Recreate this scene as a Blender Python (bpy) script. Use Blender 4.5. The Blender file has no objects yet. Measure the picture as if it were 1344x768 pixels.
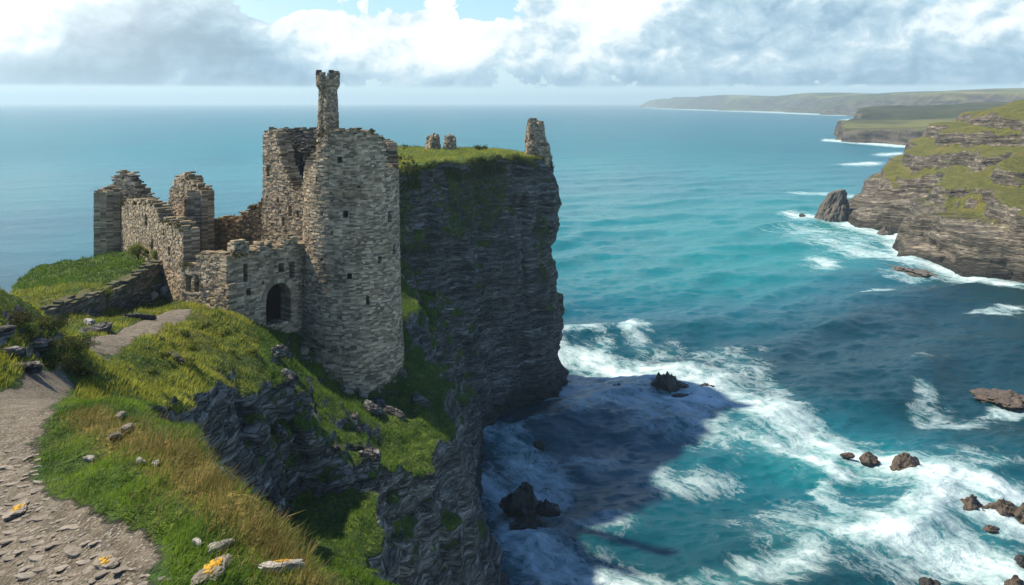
import bpy, math, random
import numpy as np
R = math.radians
random.seed(7)
rng = np.random.default_rng(11)
C = bpy.context.scene.collection
scene = bpy.context.scene

# ------------------------------------------------------------------ camera, world, sun, exposure
FPX, HZ, CH = 1164.0, 134.0, 40.0          # focal length and horizon row (1344x768 frame), camera height over the sea
cd = bpy.data.cameras.new("camera"); cam = bpy.data.objects.new("camera", cd); C.objects.link(cam)
cd.sensor_width = 36.0; cd.lens = FPX / 1344 * 36.0; cd.shift_y = -(384 - HZ) / 1344
cam.location = (0, 0, CH); cam.rotation_euler = (R(90), 0, 0)
cd.clip_start = 0.1; cd.clip_end = 60000
scene.camera = cam
vs = scene.view_settings
vs.view_transform = 'Standard'; vs.look = 'None'; vs.gamma = 1; vs.use_curve_mapping = False
vs.exposure = 0.9

SUN_EL = 52.0
TRAVEL = (0.945, -0.33)                     # horizontal direction the light travels in
tx, ty = TRAVEL
sl = bpy.data.lights.new("sun", 'SUN'); sun = bpy.data.objects.new("sun", sl); C.objects.link(sun)
sl.energy = 5.0; sl.angle = R(1.6); sl.color = (1.0, 0.855, 0.64)
from mathutils import Vector
dv = Vector((tx * math.cos(R(SUN_EL)), ty * math.cos(R(SUN_EL)), -math.sin(R(SUN_EL))))
sun.rotation_euler = dv.to_track_quat('-Z', 'Y').to_euler()
sun.location = (-60, 40, 90)

world = bpy.data.worlds.new("World"); scene.world = world; world.use_nodes = True


class NT:
    """small helper for building node trees"""
    def __init__(s, tree): s.t = tree; s.n = tree.nodes; s.l = tree.links
    def node(s, typ, **kw):
        n = s.n.new(typ)
        for k, v in kw.items(): setattr(n, k, v)
        return n
    def put(s, sock, v):
        if v is None: return
        if hasattr(v, 'is_output'): s.l.new(v, sock)
        elif isinstance(v, (tuple, list)) and len(v) == 3 and len(getattr(sock, 'default_value', (0, 0, 0))) == 4: sock.default_value = (*v, 1)
        else: sock.default_value = v
    def m(s, op, a, b=None, c=None, clamp=False):
        n = s.node('ShaderNodeMath', operation=op, use_clamp=clamp)
        s.put(n.inputs[0], a); s.put(n.inputs[1], b)
        if c is not None: s.put(n.inputs[2], c)
        return n.outputs[0]
    def add(s, a, b): return s.m('ADD', a, b)
    def mul(s, a, b): return s.m('MULTIPLY', a, b)
    def sub(s, a, b): return s.m('SUBTRACT', a, b)
    def vm(s, op, a, b=None):
        n = s.node('ShaderNodeVectorMath', operation=op)
        s.put(n.inputs[0], a); s.put(n.inputs[1], b)
        return n.outputs[0]
    def comb(s, x, y, z):
        n = s.node('ShaderNodeCombineXYZ'); s.put(n.inputs[0], x); s.put(n.inputs[1], y); s.put(n.inputs[2], z); return n.outputs[0]
    def sep(s, v):
        n = s.node('ShaderNodeSeparateXYZ'); s.put(n.inputs[0], v); return n.outputs
    def noise(s, vec, scale=1.0, detail=4.0, rough=0.55, dist=0.0, lac=2.0):
        n = s.node('ShaderNodeTexNoise'); s.put(n.inputs['Vector'], vec)
        n.inputs['Scale'].default_value = scale; n.inputs['Detail'].default_value = detail
        n.inputs['Roughness'].default_value = rough; n.inputs['Distortion'].default_value = dist
        n.inputs['Lacunarity'].default_value = lac
        return n.outputs['Fac']
    def noisec(s, vec, scale=1.0, detail=3.0):
        n = s.node('ShaderNodeTexNoise'); s.put(n.inputs['Vector'], vec)
        n.inputs['Scale'].default_value = scale; n.inputs['Detail'].default_value = detail
        return n.outputs['Color']
    def voro(s, vec, scale, feature='F1', out='Distance', rnd=1.0):
        n = s.node('ShaderNodeTexVoronoi', feature=feature); s.put(n.inputs['Vector'], vec)
        n.inputs['Scale'].default_value = scale; n.inputs['Randomness'].default_value = rnd
        return n.outputs[out]
    def mr(s, v, a, b, c=0.0, d=1.0, smooth=True):
        n = s.node('ShaderNodeMapRange', interpolation_type='SMOOTHSTEP' if smooth else 'LINEAR')
        s.put(n.inputs[0], v); n.inputs[1].default_value = a; n.inputs[2].default_value = b
        n.inputs[3].default_value = c; n.inputs[4].default_value = d
        return n.outputs[0]
    def mix(s, f, a, b, blend='MIX'):
        n = s.node('ShaderNodeMix', data_type='RGBA', blend_type=blend)
        s.put(n.inputs[0], f); s.put(n.inputs[6], a); s.put(n.inputs[7], b)
        return n.outputs[2]
    def ramp(s, f, stops):
        n = s.node('ShaderNodeValToRGB'); s.put(n.inputs[0], f); e = n.color_ramp.elements
        while len(e) < len(stops): e.new(0.5)
        for i, (p, c) in enumerate(stops): e[i].position = p; e[i].color = (*c, 1)
        return n.outputs[0]
    def attr(s, name, out='Fac'):
        n = s.node('ShaderNodeAttribute', attribute_name=name); return n.outputs[out]
    def pos(s): return s.node('ShaderNodeNewGeometry').outputs['Position']
    def bump(s, h, strength, dist, normal=None):
        n = s.node('ShaderNodeBump'); s.put(n.inputs['Height'], h)
        n.inputs['Strength'].default_value = strength; n.inputs['Distance'].default_value = dist
        s.put(n.inputs['Normal'], normal)
        return n.outputs[0]


def build_world():
    t = NT(world.node_tree); t.n.clear()
    out = t.node('ShaderNodeOutputWorld'); bg = t.node('ShaderNodeBackground')
    bg.inputs[1].default_value = 0.1
    d = t.node('ShaderNodeTexCoord').outputs['Generated']
    x, y, z = t.sep(d)
    hor = t.m('SQRT', t.add(t.mul(x, x), t.mul(y, y)))
    zc = t.m('MAXIMUM', z, 0.002)
    sky = t.node('ShaderNodeTexSky', sky_type='NISHITA')
    sky.sun_disc = False; sky.sun_elevation = R(SUN_EL)
    sky.sun_rotation = math.atan2(-tx, -ty)
    sky.altitude = 40; sky.air_density = 1.0; sky.dust_density = 0.6; sky.ozone_density = 2.0
    t.put(sky.inputs['Vector'], t.comb(x, y, zc))
    U = t.mul(t.m('ARCTAN2', x, y), FPX)                # degrees-like sky coordinates: bearing and height over the horizon
    V = t.mul(t.m('DIVIDE', zc, t.m('MAXIMUM', hor, 0.05)), FPX)
    P0 = t.comb(t.mul(U, 0.010), t.mul(V, 0.013), 0.0)
    w1 = t.noisec(P0, 1.6, 4)
    wv = t.vm('SUBTRACT', w1, (0.5, 0.5, 0.5))
    sc = t.node('ShaderNodeVectorMath', operation='SCALE'); t.put(sc.inputs[0], wv); sc.inputs['Scale'].default_value = 0.5
    P = t.vm('ADD', P0, sc.outputs[0])
    n1 = t.noise(P, 1.5, 11, 0.58)
    n2 = t.noise(t.vm('ADD', P, (-0.09, 0.12, 0.0)), 1.5, 7, 0.56)       # the same field a step toward the light: lit and shaded sides
    soft = t.noise(t.vm('ADD', P0, (4.2, 1.7, 0)), 0.8, 4, 0.5)

    def blobs(lst):
        acc = None
        Uw = t.add(U, t.mul(t.sub(t.sep(w1)[0], 0.5), 70.0)); Vw = t.add(V, t.mul(t.sub(t.sep(w1)[1], 0.5), 36.0))
        for (px, py, rx, ry, w) in lst:
            u0 = math.atan((px - 672) / FPX) * FPX; v0 = HZ - py
            a = t.mul(t.sub(Uw, u0), 1 / rx); b = t.mul(t.sub(Vw, v0), 1 / ry)
            r2 = t.add(t.mul(a, a), t.mul(b, b))
            g = t.mul(t.m('POWER', 2.718, t.mul(r2, -1.0)), w)
            acc = g if acc is None else t.add(acc, g)
        return acc
    cover = blobs(COVER); grey = blobs(GREY)
    high = t.mr(V, 130, 260)
    dens = t.add(t.add(t.mul(t.sub(n1, 0.5), 2.3), cover), -0.03)
    dens = t.sub(dens, t.mul(high, 0.12))
    cov = t.mr(dens, -0.01, 0.07)
    cov = t.mul(cov, t.mr(V, 17, 23))
    lit = t.sub(t.mul(t.sub(n1, n2), 1.6), grey)
    lit = t.add(lit, t.add(t.mr(V, 22, 60, -0.34, 0.0), t.mul(t.sub(soft, 0.5), 0.7)))
    shade = t.mr(lit, -0.75, 0.40, 0, 1, False)
    ccol = t.ramp(shade, [(0.0, (1.25, 2.05, 2.75)), (0.30, (1.9, 2.9, 3.7)), (0.58, (3.2, 4.2, 4.8)), (0.76, (5.2, 5.7, 5.8)), (1.0, (6.6, 6.5, 6.2))])
    strip = t.mr(V, 55, 2)
    blue = t.mix(strip, t.mix(0.40, sky.outputs[0], (1.6, 3.7, 5.4)), (3.7, 5.0, 5.5))
    leftglow = t.mul(blobs([(-80, 0, 260, 100, 1.0)]), 0.5)
    col = t.mix(cov, blue, ccol)
    col = t.mix(leftglow, col, (7.4, 7.3, 6.9))
    # higher up the sky falls to what Nishita gives, with broken cloud
    over = t.mr(V, 150, 380)
    col = t.mix(over, col, t.mix(t.mul(cov, 0.10), t.mix(1.0, sky.outputs[0], (0.50, 0.68, 0.86), 'MULTIPLY'), (3.2, 3.9, 4.4)))
    t.put(bg.inputs[0], col)
    t.l.new(bg.outputs[0], out.inputs[0])


# cloud masses: (column, row, half width, half height, weight) in the photograph's own frame of bearing/elevation
COVER = [(190, 60, 200, 60, 0.75), (0, 10, 120, 60, 0.6), (410, 55, 60, 45, 0.6), (500, 70, 60, 40, 0.3), (590, 50, 55, 60, 0.65), (370, 8, 46, 18, -0.95),
         (635, 8, 40, 20, -0.95), (545, 4, 45, 12, -0.25), (740, 40, 80, 60, 0.25), (830, 25, 110, 55, 0.7), (980, 40, 200, 60, 0.8), (1250, 55, 160, 60, 0.7), (1205, 4, 36, 12, -0.9), (470, 20, 30, 16, -0.2)]
GREY = [(220, 60, 160, 46, 0.68), (350, 80, 60, 24, 0.25), (60, 100, 120, 18, 0.25), (950, 45, 120, 40, 0.34), (1110, 22, 70, 26, 0.36), (1290, 85, 110, 22, 0.25), (1180, 75, 60, 16, 0.12),
        (800, 20, 60, 40, -0.5), (400, 45, 60, 40, -0.45), (590, 45, 45, 55, -0.6), (10, 10, 90, 60, -0.5), (1300, 35, 70, 30, -0.15), (500, 60, 40, 36, -0.3), (700, 10, 40, 30, -0.1)]
build_world()

# ------------------------------------------------------------------ numeric helpers
def P(px, py, d): return ((px - 672) / FPX * d, d, CH - (py - HZ) / FPX * d)
def XY(px, d): return ((px - 672) / FPX * d, d)

_tab = np.random.default_rng(5).random((64, 64, 64)).astype(np.float32)
def vnoise(x, y, z):
    """value noise in 0..1"""
    x = np.asarray(x, np.float32); y = np.asarray(y, np.float32) + np.zeros_like(x); z = np.asarray(z, np.float32) + np.zeros_like(x)
    xi = np.floor(x); yi = np.floor(y); zi = np.floor(z)
    fx, fy, fz = x - xi, y - yi, z - zi
    fx = fx * fx * fx * (fx * (fx * 6 - 15) + 10); fy = fy * fy * fy * (fy * (fy * 6 - 15) + 10); fz = fz * fz * fz * (fz * (fz * 6 - 15) + 10)
    a, b, c = xi.astype(int) & 63, yi.astype(int) & 63, zi.astype(int) & 63
    a1, b1, c1 = (a + 1) & 63, (b + 1) & 63, (c + 1) & 63
    T = _tab
    l = lambda p, q, f: p + (q - p) * f
    return l(l(l(T[a, b, c], T[a1, b, c], fx), l(T[a, b1, c], T[a1, b1, c], fx), fy),
             l(l(T[a, b, c1], T[a1, b, c1], fx), l(T[a, b1, c1], T[a1, b1, c1], fx), fy), fz)
def fbm(x, y, z=0.0, oct=4, rough=0.5):
    s = 0.0; a = 1.0; tot = 0.0; f = 1.0
    for i in range(oct):
        s = s + a * (vnoise(np.asarray(x) * f + 17.3 * i, np.asarray(y) * f + 5.1 * i, np.asarray(z) * f + 9.7 * i) - 0.5); tot += a
        a *= rough; f *= 2.03
    return s / tot * 2.0            # about -1..1
def sstep(x, a, b):
    t = np.clip((x - a) / (b - a), 0, 1); return t * t * (3 - 2 * t)
def smin(a, b, k):
    h = np.clip(0.5 + 0.5 * (b - a) / k, 0, 1); return b + (a - b) * h - k * h * (1 - h)
def smax(a, b, k): return -smin(-a, -b, k)
def tps(pts, reg=0.02):
    pts = np.array(pts, float); n = len(pts); p = pts[:, :2] / 10.0
    def U(r2): return -np.sqrt(r2 + 0.04)
    K = U(((p[:, None] - p[None]) ** 2).sum(-1)) + reg * np.eye(n)
    Pm = np.c_[np.ones(n), p]; A = np.block([[K, Pm], [Pm.T, np.zeros((3, 3))]])
    w = np.linalg.solve(A, np.r_[pts[:, 2], 0, 0, 0])
    def f(x, y):
        sh = np.shape(x); X = np.ravel(x) / 10.0; Y = np.ravel(y) / 10.0; o = w[n] + w[n + 1] * X + w[n + 2] * Y
        for i in range(n): o = o + w[i] * U((X - p[i, 0]) ** 2 + (Y - p[i, 1]) ** 2)
        return o.reshape(sh)
    return f
def idw(pts, power=2.6, soft=0.5):
    pts = np.array(pts, float)
    def f(x, y):
        num = 0.0; den = 0.0
        for px, py, pz in pts:
            w = 1.0 / ((x - px) ** 2 + (y - py) ** 2 + soft) ** (power / 2); num = num + w * pz; den = den + w
        return num / den
    return f
def sdpoly(x, y, poly):
    """signed distance to a polygon, positive inside"""
    poly = np.array(poly, float); d2 = np.full(np.shape(x), 1e18); ins = np.zeros(np.shape(x), bool); n = len(poly)
    for i in range(n):
        ax, ay = poly[i]; bx, by = poly[(i + 1) % n]; ex, ey = bx - ax, by - ay
        t = np.clip(((x - ax) * ex + (y - ay) * ey) / (ex * ex + ey * ey), 0, 1)
        d2 = np.minimum(d2, (x - ax - t * ex) ** 2 + (y - ay - t * ey) ** 2)
        if ay != by:
            c = ((ay > y) != (by > y)) & (x < (bx - ax) * (y - ay) / (by - ay) + ax); ins ^= c
    d = np.sqrt(d2); return np.where(ins, d, -d)
def dist_line(x, y, line):
    d2 = np.full(np.shape(x), 1e18)
    for (ax, ay), (bx, by) in zip(line[:-1], line[1:]):
        ex, ey = bx - ax, by - ay
        t = np.clip(((x - ax) * ex + (y - ay) * ey) / (ex * ex + ey * ey), 0, 1)
        d2 = np.minimum(d2, (x - ax - t * ex) ** 2 + (y - ay - t * ey) ** 2)
    return np.sqrt(d2)

def mesh_np(name, verts, quads, smooth=True, tris=None):
    me = bpy.data.meshes.new(name); verts = np.ascontiguousarray(verts, np.float32)
    quads = np.zeros((0, 4), np.int32) if quads is None else np.asarray(quads, np.int32)
    tris = np.zeros((0, 3), np.int32) if tris is None else np.asarray(tris, np.int32)
    me.vertices.add(len(verts)); me.vertices.foreach_set('co', verts.ravel())
    nl = quads.size + tris.size; me.loops.add(nl)
    me.loops.foreach_set('vertex_index', np.concatenate([quads.ravel(), tris.ravel()]).astype(np.int32))
    nq, ntr = len(quads), len(tris); me.polygons.add(nq + ntr)
    me.polygons.foreach_set('loop_start', np.concatenate([np.arange(nq) * 4, nq * 4 + np.arange(ntr) * 3]).astype(np.int32))
    me.polygons.foreach_set('use_smooth', np.full(nq + ntr, smooth))
    me.update(calc_edges=True); me.validate()
    return me
def fattr(me, name, vals):
    a = me.attributes.new(name, 'FLOAT', 'POINT'); a.data.foreach_set('value', np.ascontiguousarray(vals, np.float32))
def link(name, me, mat, parent=None, loc=None):
    o = bpy.data.objects.new(name, me); C.objects.link(o)
    if mat and not me.materials: me.materials.append(mat)
    if parent: o.parent = parent
    if loc is not None: o.location = loc
    return o
def tag(o, label=None, cat=None, group=None, kind=None):
    if label: o['label'] = label
    if cat: o['category'] = cat
    if group: o['group'] = group
    if kind: o['kind'] = kind
    return o
def empty(name, loc):
    o = bpy.data.objects.new(name, None); C.objects.link(o); o.location = loc; o.empty_display_size = 0.5; return o

def surface_net(F, ax, ay, az):
    """surface of F>0 on a grid; returns vertices in axis coordinates and quads"""
    F = F.copy()
    F[0] = F[-1] = -1; F[:, 0] = F[:, -1] = -1; F[:, :, 0] = F[:, :, -1] = -1
    S = F > 0
    n = S[:-1, :-1, :-1].astype(np.uint8)
    for dx, dy, dz in [(1, 0, 0), (0, 1, 0), (0, 0, 1), (1, 1, 0), (1, 0, 1), (0, 1, 1), (1, 1, 1)]:
        n = n + S[dx:S.shape[0] - 1 + dx, dy:S.shape[1] - 1 + dy, dz:S.shape[2] - 1 + dz]
    act = (n > 0) & (n < 8)
    I, J, K = np.nonzero(act); idx = np.full(act.shape, -1, np.int32); idx[I, J, K] = np.arange(len(I))
    acc = np.zeros((len(I), 3), np.float64); cnt = np.zeros(len(I))
    cor = [(a, b, c) for a in (0, 1) for b in (0, 1) for c in (0, 1)]
    val = {c: F[I + c[0], J + c[1], K + c[2]].astype(np.float64) for c in cor}
    for c in cor:
        for k in range(3):
            if c[k] == 0:
                e = list(c); e[k] = 1; e = tuple(e)
                m = (val[c] > 0) != (val[e] > 0)
                t = np.where(m, val[c] / np.where(m, val[c] - val[e], 1), 0)
                for q in range(3): acc[:, q] += np.where(m, c[q] + (t if q == k else 0), 0)
                cnt += m
    acc /= cnt[:, None]
    def lerp(axv, i, f): return axv[i] + (axv[i + 1] - axv[i]) * f
    V = np.c_[lerp(ax, I, acc[:, 0]), lerp(ay, J, acc[:, 1]), lerp(az, K, acc[:, 2])]
    Q = []
    a = S[:-1, 1:-1, 1:-1] != S[1:, 1:-1, 1:-1]; i, j, k = np.nonzero(a); s = S[:-1, 1:-1, 1:-1][i, j, k]; j += 1; k += 1
    q = np.c_[idx[i, j - 1, k - 1], idx[i, j, k - 1], idx[i, j, k], idx[i, j - 1, k]]; Q.append(np.where(s[:, None], q, q[:, ::-1]))
    a = S[1:-1, :-1, 1:-1] != S[1:-1, 1:, 1:-1]; i, j, k = np.nonzero(a); s = S[1:-1, :-1, 1:-1][i, j, k]; i += 1; k += 1
    q = np.c_[idx[i - 1, j, k - 1], idx[i - 1, j, k], idx[i, j, k], idx[i, j, k - 1]]; Q.append(np.where(s[:, None], q, q[:, ::-1]))
    a = S[1:-1, 1:-1, :-1] != S[1:-1, 1:-1, 1:]; i, j, k = np.nonzero(a); s = S[1:-1, 1:-1, :-1][i, j, k]; i += 1; j += 1
    q = np.c_[idx[i - 1, j - 1, k], idx[i, j - 1, k], idx[i, j, k], idx[i - 1, j, k]]; Q.append(np.where(s[:, None], q, q[:, ::-1]))
    return V, np.concatenate(Q)
def vnormals(V, Q):
    d1 = V[Q[:, 2]] - V[Q[:, 0]]; d2 = V[Q[:, 3]] - V[Q[:, 1]]; fn = np.cross(d1, d2)
    N = np.zeros_like(V)
    for k in range(4):
        for c in range(3): N[:, c] += np.bincount(Q[:, k], fn[:, c], len(V))
    return N / np.maximum(np.linalg.norm(N, axis=1, keepdims=True), 1e-9)

# ------------------------------------------------------------------ materials
def new_mat(name):
    m = bpy.data.materials.new(name); m.use_nodes = True; t = NT(m.node_tree)
    b = t.n['Principled BSDF']; return m, t, b

def terrain_mat(name, rock, g1, g2, dry, tilt=(0.12, -0.05), s=1.0):
    """layered rock and grass; 'grass', 'path', 'dry' come from the mesh"""
    m, t, b = new_mat(name); p = t.pos(); x, y, z = t.sep(p)
    warp = t.mul(t.sub(t.noise(p, 0.12 / s, 3), 0.5), 3.0 * s)
    zz = t.add(t.add(t.add(z, t.mul(x, tilt[0])), t.mul(y, tilt[1])), t.mul(warp, 0.3))
    lay = t.comb(t.mul(x, 0.16), t.mul(y, 0.16), t.mul(zz, 2.6))
    st = t.noise(lay, 0.9 / s, 6, 0.62)
    st2 = t.noise(t.comb(t.mul(x, 0.35), t.mul(y, 0.35), t.mul(zz, 1.6)), 3.2 / s, 4, 0.6)
    crack = t.voro(t.comb(t.mul(x, 0.9), t.mul(y, 0.9), t.mul(zz, 1.9)), 0.9 / s, 'DISTANCE_TO_EDGE')
    patch = t.noise(p, 0.28 / s, 5, 0.6)
    rc = t.ramp(t.add(t.mul(st, 0.65), t.mul(st2, 0.35)), [(0.36, tuple(c * 0.16 for c in rock)), (0.47, tuple(c * 0.6 for c in rock)), (0.56, tuple(c * 1.25 for c in rock)), (0.68, tuple(c * 2.6 for c in rock))])
    bq = t.comb(t.mul(x, 0.5), t.mul(y, 0.5), t.mul(zz, 2.5 if s < 2 else 4.2)); bq = t.vm('ADD', bq, t.comb(t.mul(t.noise(p, 0.9 / s, 3), 0.9), t.mul(t.noise(p, 1.1 / s, 3), 0.9), 0.0))
    blk = t.sep(t.voro(bq, 1.25 / s, 'F1', 'Color'))[0]; blk2 = t.sep(t.voro(bq, 3.1 / s, 'F1', 'Color'))[1]
    jt = t.voro(bq, 1.25 / s, 'DISTANCE_TO_EDGE')
    rc = t.mix(t.mr(blk, 0.0, 1.0, 0.0, 0.9, False), rc, t.mix(1.0, rc, (0.40, 0.42, 0.45), 'MULTIPLY'))
    rc = t.mix(t.mr(blk2, 0.4, 1.0, 0.0, 0.7, False), rc, t.mix(1.0, rc, (1.9, 1.85, 1.75), 'MULTIPLY'))
    rc = t.mix(t.mr(jt, 0.05, 0.0, 0, 0.6 if s < 2 else 0.22), rc, (0.02, 0.02, 0.02))
    rc = t.mix(t.mr(patch, 0.42, 0.66, 0, 0.5), rc, t.mix(1.0, rc, (0.45, 0.5, 0.55), 'MULTIPLY'))
    rc = t.mix(t.mr(z, 3.5, 0.5, 0, 0.8), rc, (0.012, 0.013, 0.014))
    gn = t.noise(p, 1.1 / s, 6, 0.65); gb = t.noise(p, 0.18 / s, 4, 0.6)
    gc = t.mix(t.mr(gn, 0.35, 0.68), g1, g2)
    gc = t.mix(t.mr(t.add(gb, t.sub(t.attr('dry'), 0.5)), 0.40, 0.75), gc, dry)
    gc = t.mix(t.mr(t.noise(p, 5.5 / s, 3), 0.35, 0.6, 0.55, 0), gc, (0.012, 0.018, 0.006))
    gf = t.add(t.attr('grass'), t.mul(t.sub(t.noise(p, 1.6 / s, 5, 0.65), 0.5), 1.1))
    gf = t.mr(gf, 0.40, 0.62)
    col = t.mix(gf, rc, gc)
    pn = t.noise(p, 2.6, 10, 0.75); peb = t.sep(t.voro(p, 26.0, 'F1', 'Color'))[0]
    pc = t.ramp(pn, [(0.3, (0.068, 0.058, 0.042)), (0.5, (0.145, 0.127, 0.097)), (0.7, (0.235, 0.208, 0.165))])
    pc = t.mix(t.mr(peb, 0.0, 1.0, 0.0, 0.55), pc, t.mix(1.0, pc, (0.42, 0.42, 0.44), 'MULTIPLY'))
    pc = t.mix(t.mr(peb, 0.86, 0.92, 0, 0.6), pc, (0.33, 0.31, 0.28))
    pf = t.mr(t.add(t.attr('path'), t.mul(t.sub(t.noise(p, 1.1, 7, 0.68), 0.5), 1.7)), 0.40, 0.58)
    col = t.mix(pf, col, pc)
    t.put(b.inputs['Base Color'], col); b.inputs['Roughness'].default_value = 0.9
    b.inputs['Specular IOR Level'].default_value = 0.25
    hr = t.add(t.add(t.mul(st, 0.7), t.mul(st2, 0.4)), t.add(t.mul(t.mr(jt, 0.0, 0.10), 0.30 if s < 2 else 0.10), t.mul(blk, 0.35)))
    hg = t.add(t.mul(gn, 0.7), t.mul(t.noise(p, 6.0 / s, 4, 0.7), 0.35))
    hp = t.add(t.mul(t.voro(p, 26.0), 0.05), t.mul(pn, 0.10))
    nm = t.node('ShaderNodeMix', data_type='FLOAT'); t.put(nm.inputs[0], gf); t.put(nm.inputs[2], hr); t.put(nm.inputs[3], hg)
    nm2 = t.node('ShaderNodeMix', data_type='FLOAT'); t.put(nm2.inputs[0], pf); t.put(nm2.inputs[2], nm.outputs[0]); t.put(nm2.inputs[3], hp)
    t.put(b.inputs['Normal'], t.bump(nm2.outputs[0], 1.0, 0.8 * s))
    return m

def stone_mat(name, lo, mid, hi, moss=0.5, warm=0.35):
    m, t, b = new_mat(name); g = t.node('ShaderNodeNewGeometry'); p = g.outputs['Position']
    r = g.outputs['Random Per Island']
    c = t.ramp(r, [(0.0, lo), (0.25, tuple(0.5 * (q + w) for q, w in zip(lo, mid))), (0.5, mid), (0.85, hi), (1.0, tuple(q * 1.3 for q in hi))])
    n = t.noise(p, 0.35, 6, 0.62)
    c = t.mix(t.mr(n, 0.45, 0.72, 0, 0.75), c, t.mix(1.0, c, (0.45, 0.44, 0.42), 'MULTIPLY'))
    px_, py_, pz_ = t.sep(p)
    streak = t.noise(t.comb(t.mul(px_, 1.3), t.mul(py_, 1.3), t.mul(pz_, 0.14)), 0.9, 5, 0.6)      # damp runs down the wall
    c = t.mix(t.mr(streak, 0.50, 0.72, 0, 0.6), c, t.mix(1.0, c, (0.42, 0.43, 0.42), 'MULTIPLY'))
    n3 = t.noise(p, 0.9, 5, 0.6)
    c = t.mix(t.mr(n3, 0.52, 0.75, 0, warm), c, (0.26, 0.19, 0.10))
    n2 = t.noise(p, 5.0, 6, 0.7)
    c = t.mix(t.mr(n2, 0.35, 0.7, 0, 0.6), c, t.mix(1.0, c, (1.55, 1.5, 1.4), 'MULTIPLY'))
    # lichen and moss on faces that look up and in patches
    nz = t.sep(g.outputs['Normal'])[2]
    mf = t.mul(t.mr(t.add(t.mul(nz, 0.35), t.noise(p, 0.6, 6, 0.7)), 0.62, 0.86), moss)
    c = t.mix(mf, c, (0.05, 0.055, 0.018))
    t.put(b.inputs['Base Color'], c); b.inputs['Roughness'].default_value = 0.92; b.inputs['Specular IOR Level'].default_value = 0.2
    t.put(b.inputs['Normal'], t.bump(t.add(n2, t.mul(t.noise(p, 16.0, 4, 0.7), 0.5)), 0.8, 0.08))
    return m

def blade_mat(name):
    m, t, b = new_mat(name)
    c = t.attr('tint', 'Color')
    t.put(b.inputs['Base Color'], c); b.inputs['Roughness'].default_value = 0.7; b.inputs['Specular IOR Level'].default_value = 0.2
    tr = t.node('ShaderNodeBsdfTranslucent'); t.put(tr.inputs[0], c)
    mx = t.node('ShaderNodeMixShader'); mx.inputs[0].default_value = 0.35
    o = t.n['Material Output']; t.l.new(b.outputs[0], mx.inputs[1]); t.l.new(tr.outputs[0], mx.inputs[2]); t.l.new(mx.outputs[0], o.inputs[0])
    return m

def rock_mat(name, base, wet=1.0):
    m, t, b = new_mat(name); p = t.pos(); x, y, z = t.sep(p)
    n = t.noise(p, 0.9, 8, 0.65); n2 = t.noise(t.comb(x, y, t.mul(z, 3.0)), 2.2, 5, 0.6)
    c = t.ramp(t.add(t.mul(n, 0.6), t.mul(n2, 0.4)), [(0.3, tuple(q * 0.35 for q in base)), (0.55, base), (0.75, tuple(q * 1.9 for q in base))])
    t.put(b.inputs['Base Color'], c); b.inputs['Roughness'].default_value = 0.55 if wet else 0.9
    t.put(b.inputs['Normal'], t.bump(t.add(n, t.mul(n2, 0.6)), 0.9, 0.35))
    return m

ROCK = (0.152, 0.150, 0.146)
M_LAND = terrain_mat('headland_ground', ROCK, (0.030, 0.078, 0.008), (0.11, 0.165, 0.016), (0.20, 0.165, 0.04), (0.16, -0.10))
M_CLIFF = terrain_mat('right_coast_ground', (0.145, 0.129, 0.104), (0.085, 0.10, 0.018), (0.16, 0.16, 0.03), (0.21, 0.17, 0.05), (-0.06, 0.03), 2.2)
M_STONE = stone_mat('castle_masonry', (0.10, 0.085, 0.065), (0.26, 0.212, 0.155), (0.37, 0.305, 0.222))
M_DRESSED = stone_mat('dressed_stone', (0.24, 0.21, 0.17), (0.27, 0.235, 0.19), (0.30, 0.265, 0.215), 0.3, 0.2)
M_STONE_BOUNCE = stone_mat('bounce_warm_masonry', (0.13, 0.085, 0.045), (0.29, 0.20, 0.11), (0.40, 0.29, 0.17), 0.6)  # warm bounced light on the shaded cross wall, put into the stone colour
M_STONED = stone_mat('dark_masonry', (0.05, 0.047, 0.042), (0.10, 0.092, 0.08), (0.18, 0.165, 0.14), 0.8)  # darker stone; on the keep's inner walls it stands for shade
M_BLADE = blade_mat('grass_blade')
M_ROCK = rock_mat('wet_black_rock', (0.022, 0.021, 0.021))
M_ROCKB = rock_mat('brown_reef_rock', (0.075, 0.055, 0.038))
M_ROCKG = rock_mat('grey_stack_rock', (0.10, 0.092, 0.08), 0)

# ------------------------------------------------------------------ main headland
def Pz(px, py, d): return P(px, py, d)
PATH = [(-7.0, 5), XY(-10, 10.5), XY(-45, 13), XY(-35, 15.5), XY(0, 18.5), XY(38, 22.5), XY(88, 29), XY(125, 37), XY(160, 45), XY(200, 52), XY(236, 60), XY(262, 64.5)]
S1 = [(0.6, 2), (-0.6, 8), (-2.2, 10.8), (-3.7, 12.8), (-5.2, 15.2), (-6.9, 17.8), (-9.0, 21.5), (-10.6, 25.5), (-12.0, 30), (-13.3, 36), (-13.8, 43),
      (-13.4, 48), (-12.2, 50.5), (-10.5, 54), (-8.8, 58), (-7.6, 62), (-7.0, 68), (-6.6, 75), (-8.6, 80), (-13, 90), (-16, 96), (-30, 97), (-38, 96),
      (-44, 92), (-43.5, 82), (-40, 70), (-36, 60), (-35, 50), (-34, 40), (-32, 30), (-30, 20), (-25, 8), (-20, 2)]
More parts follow.
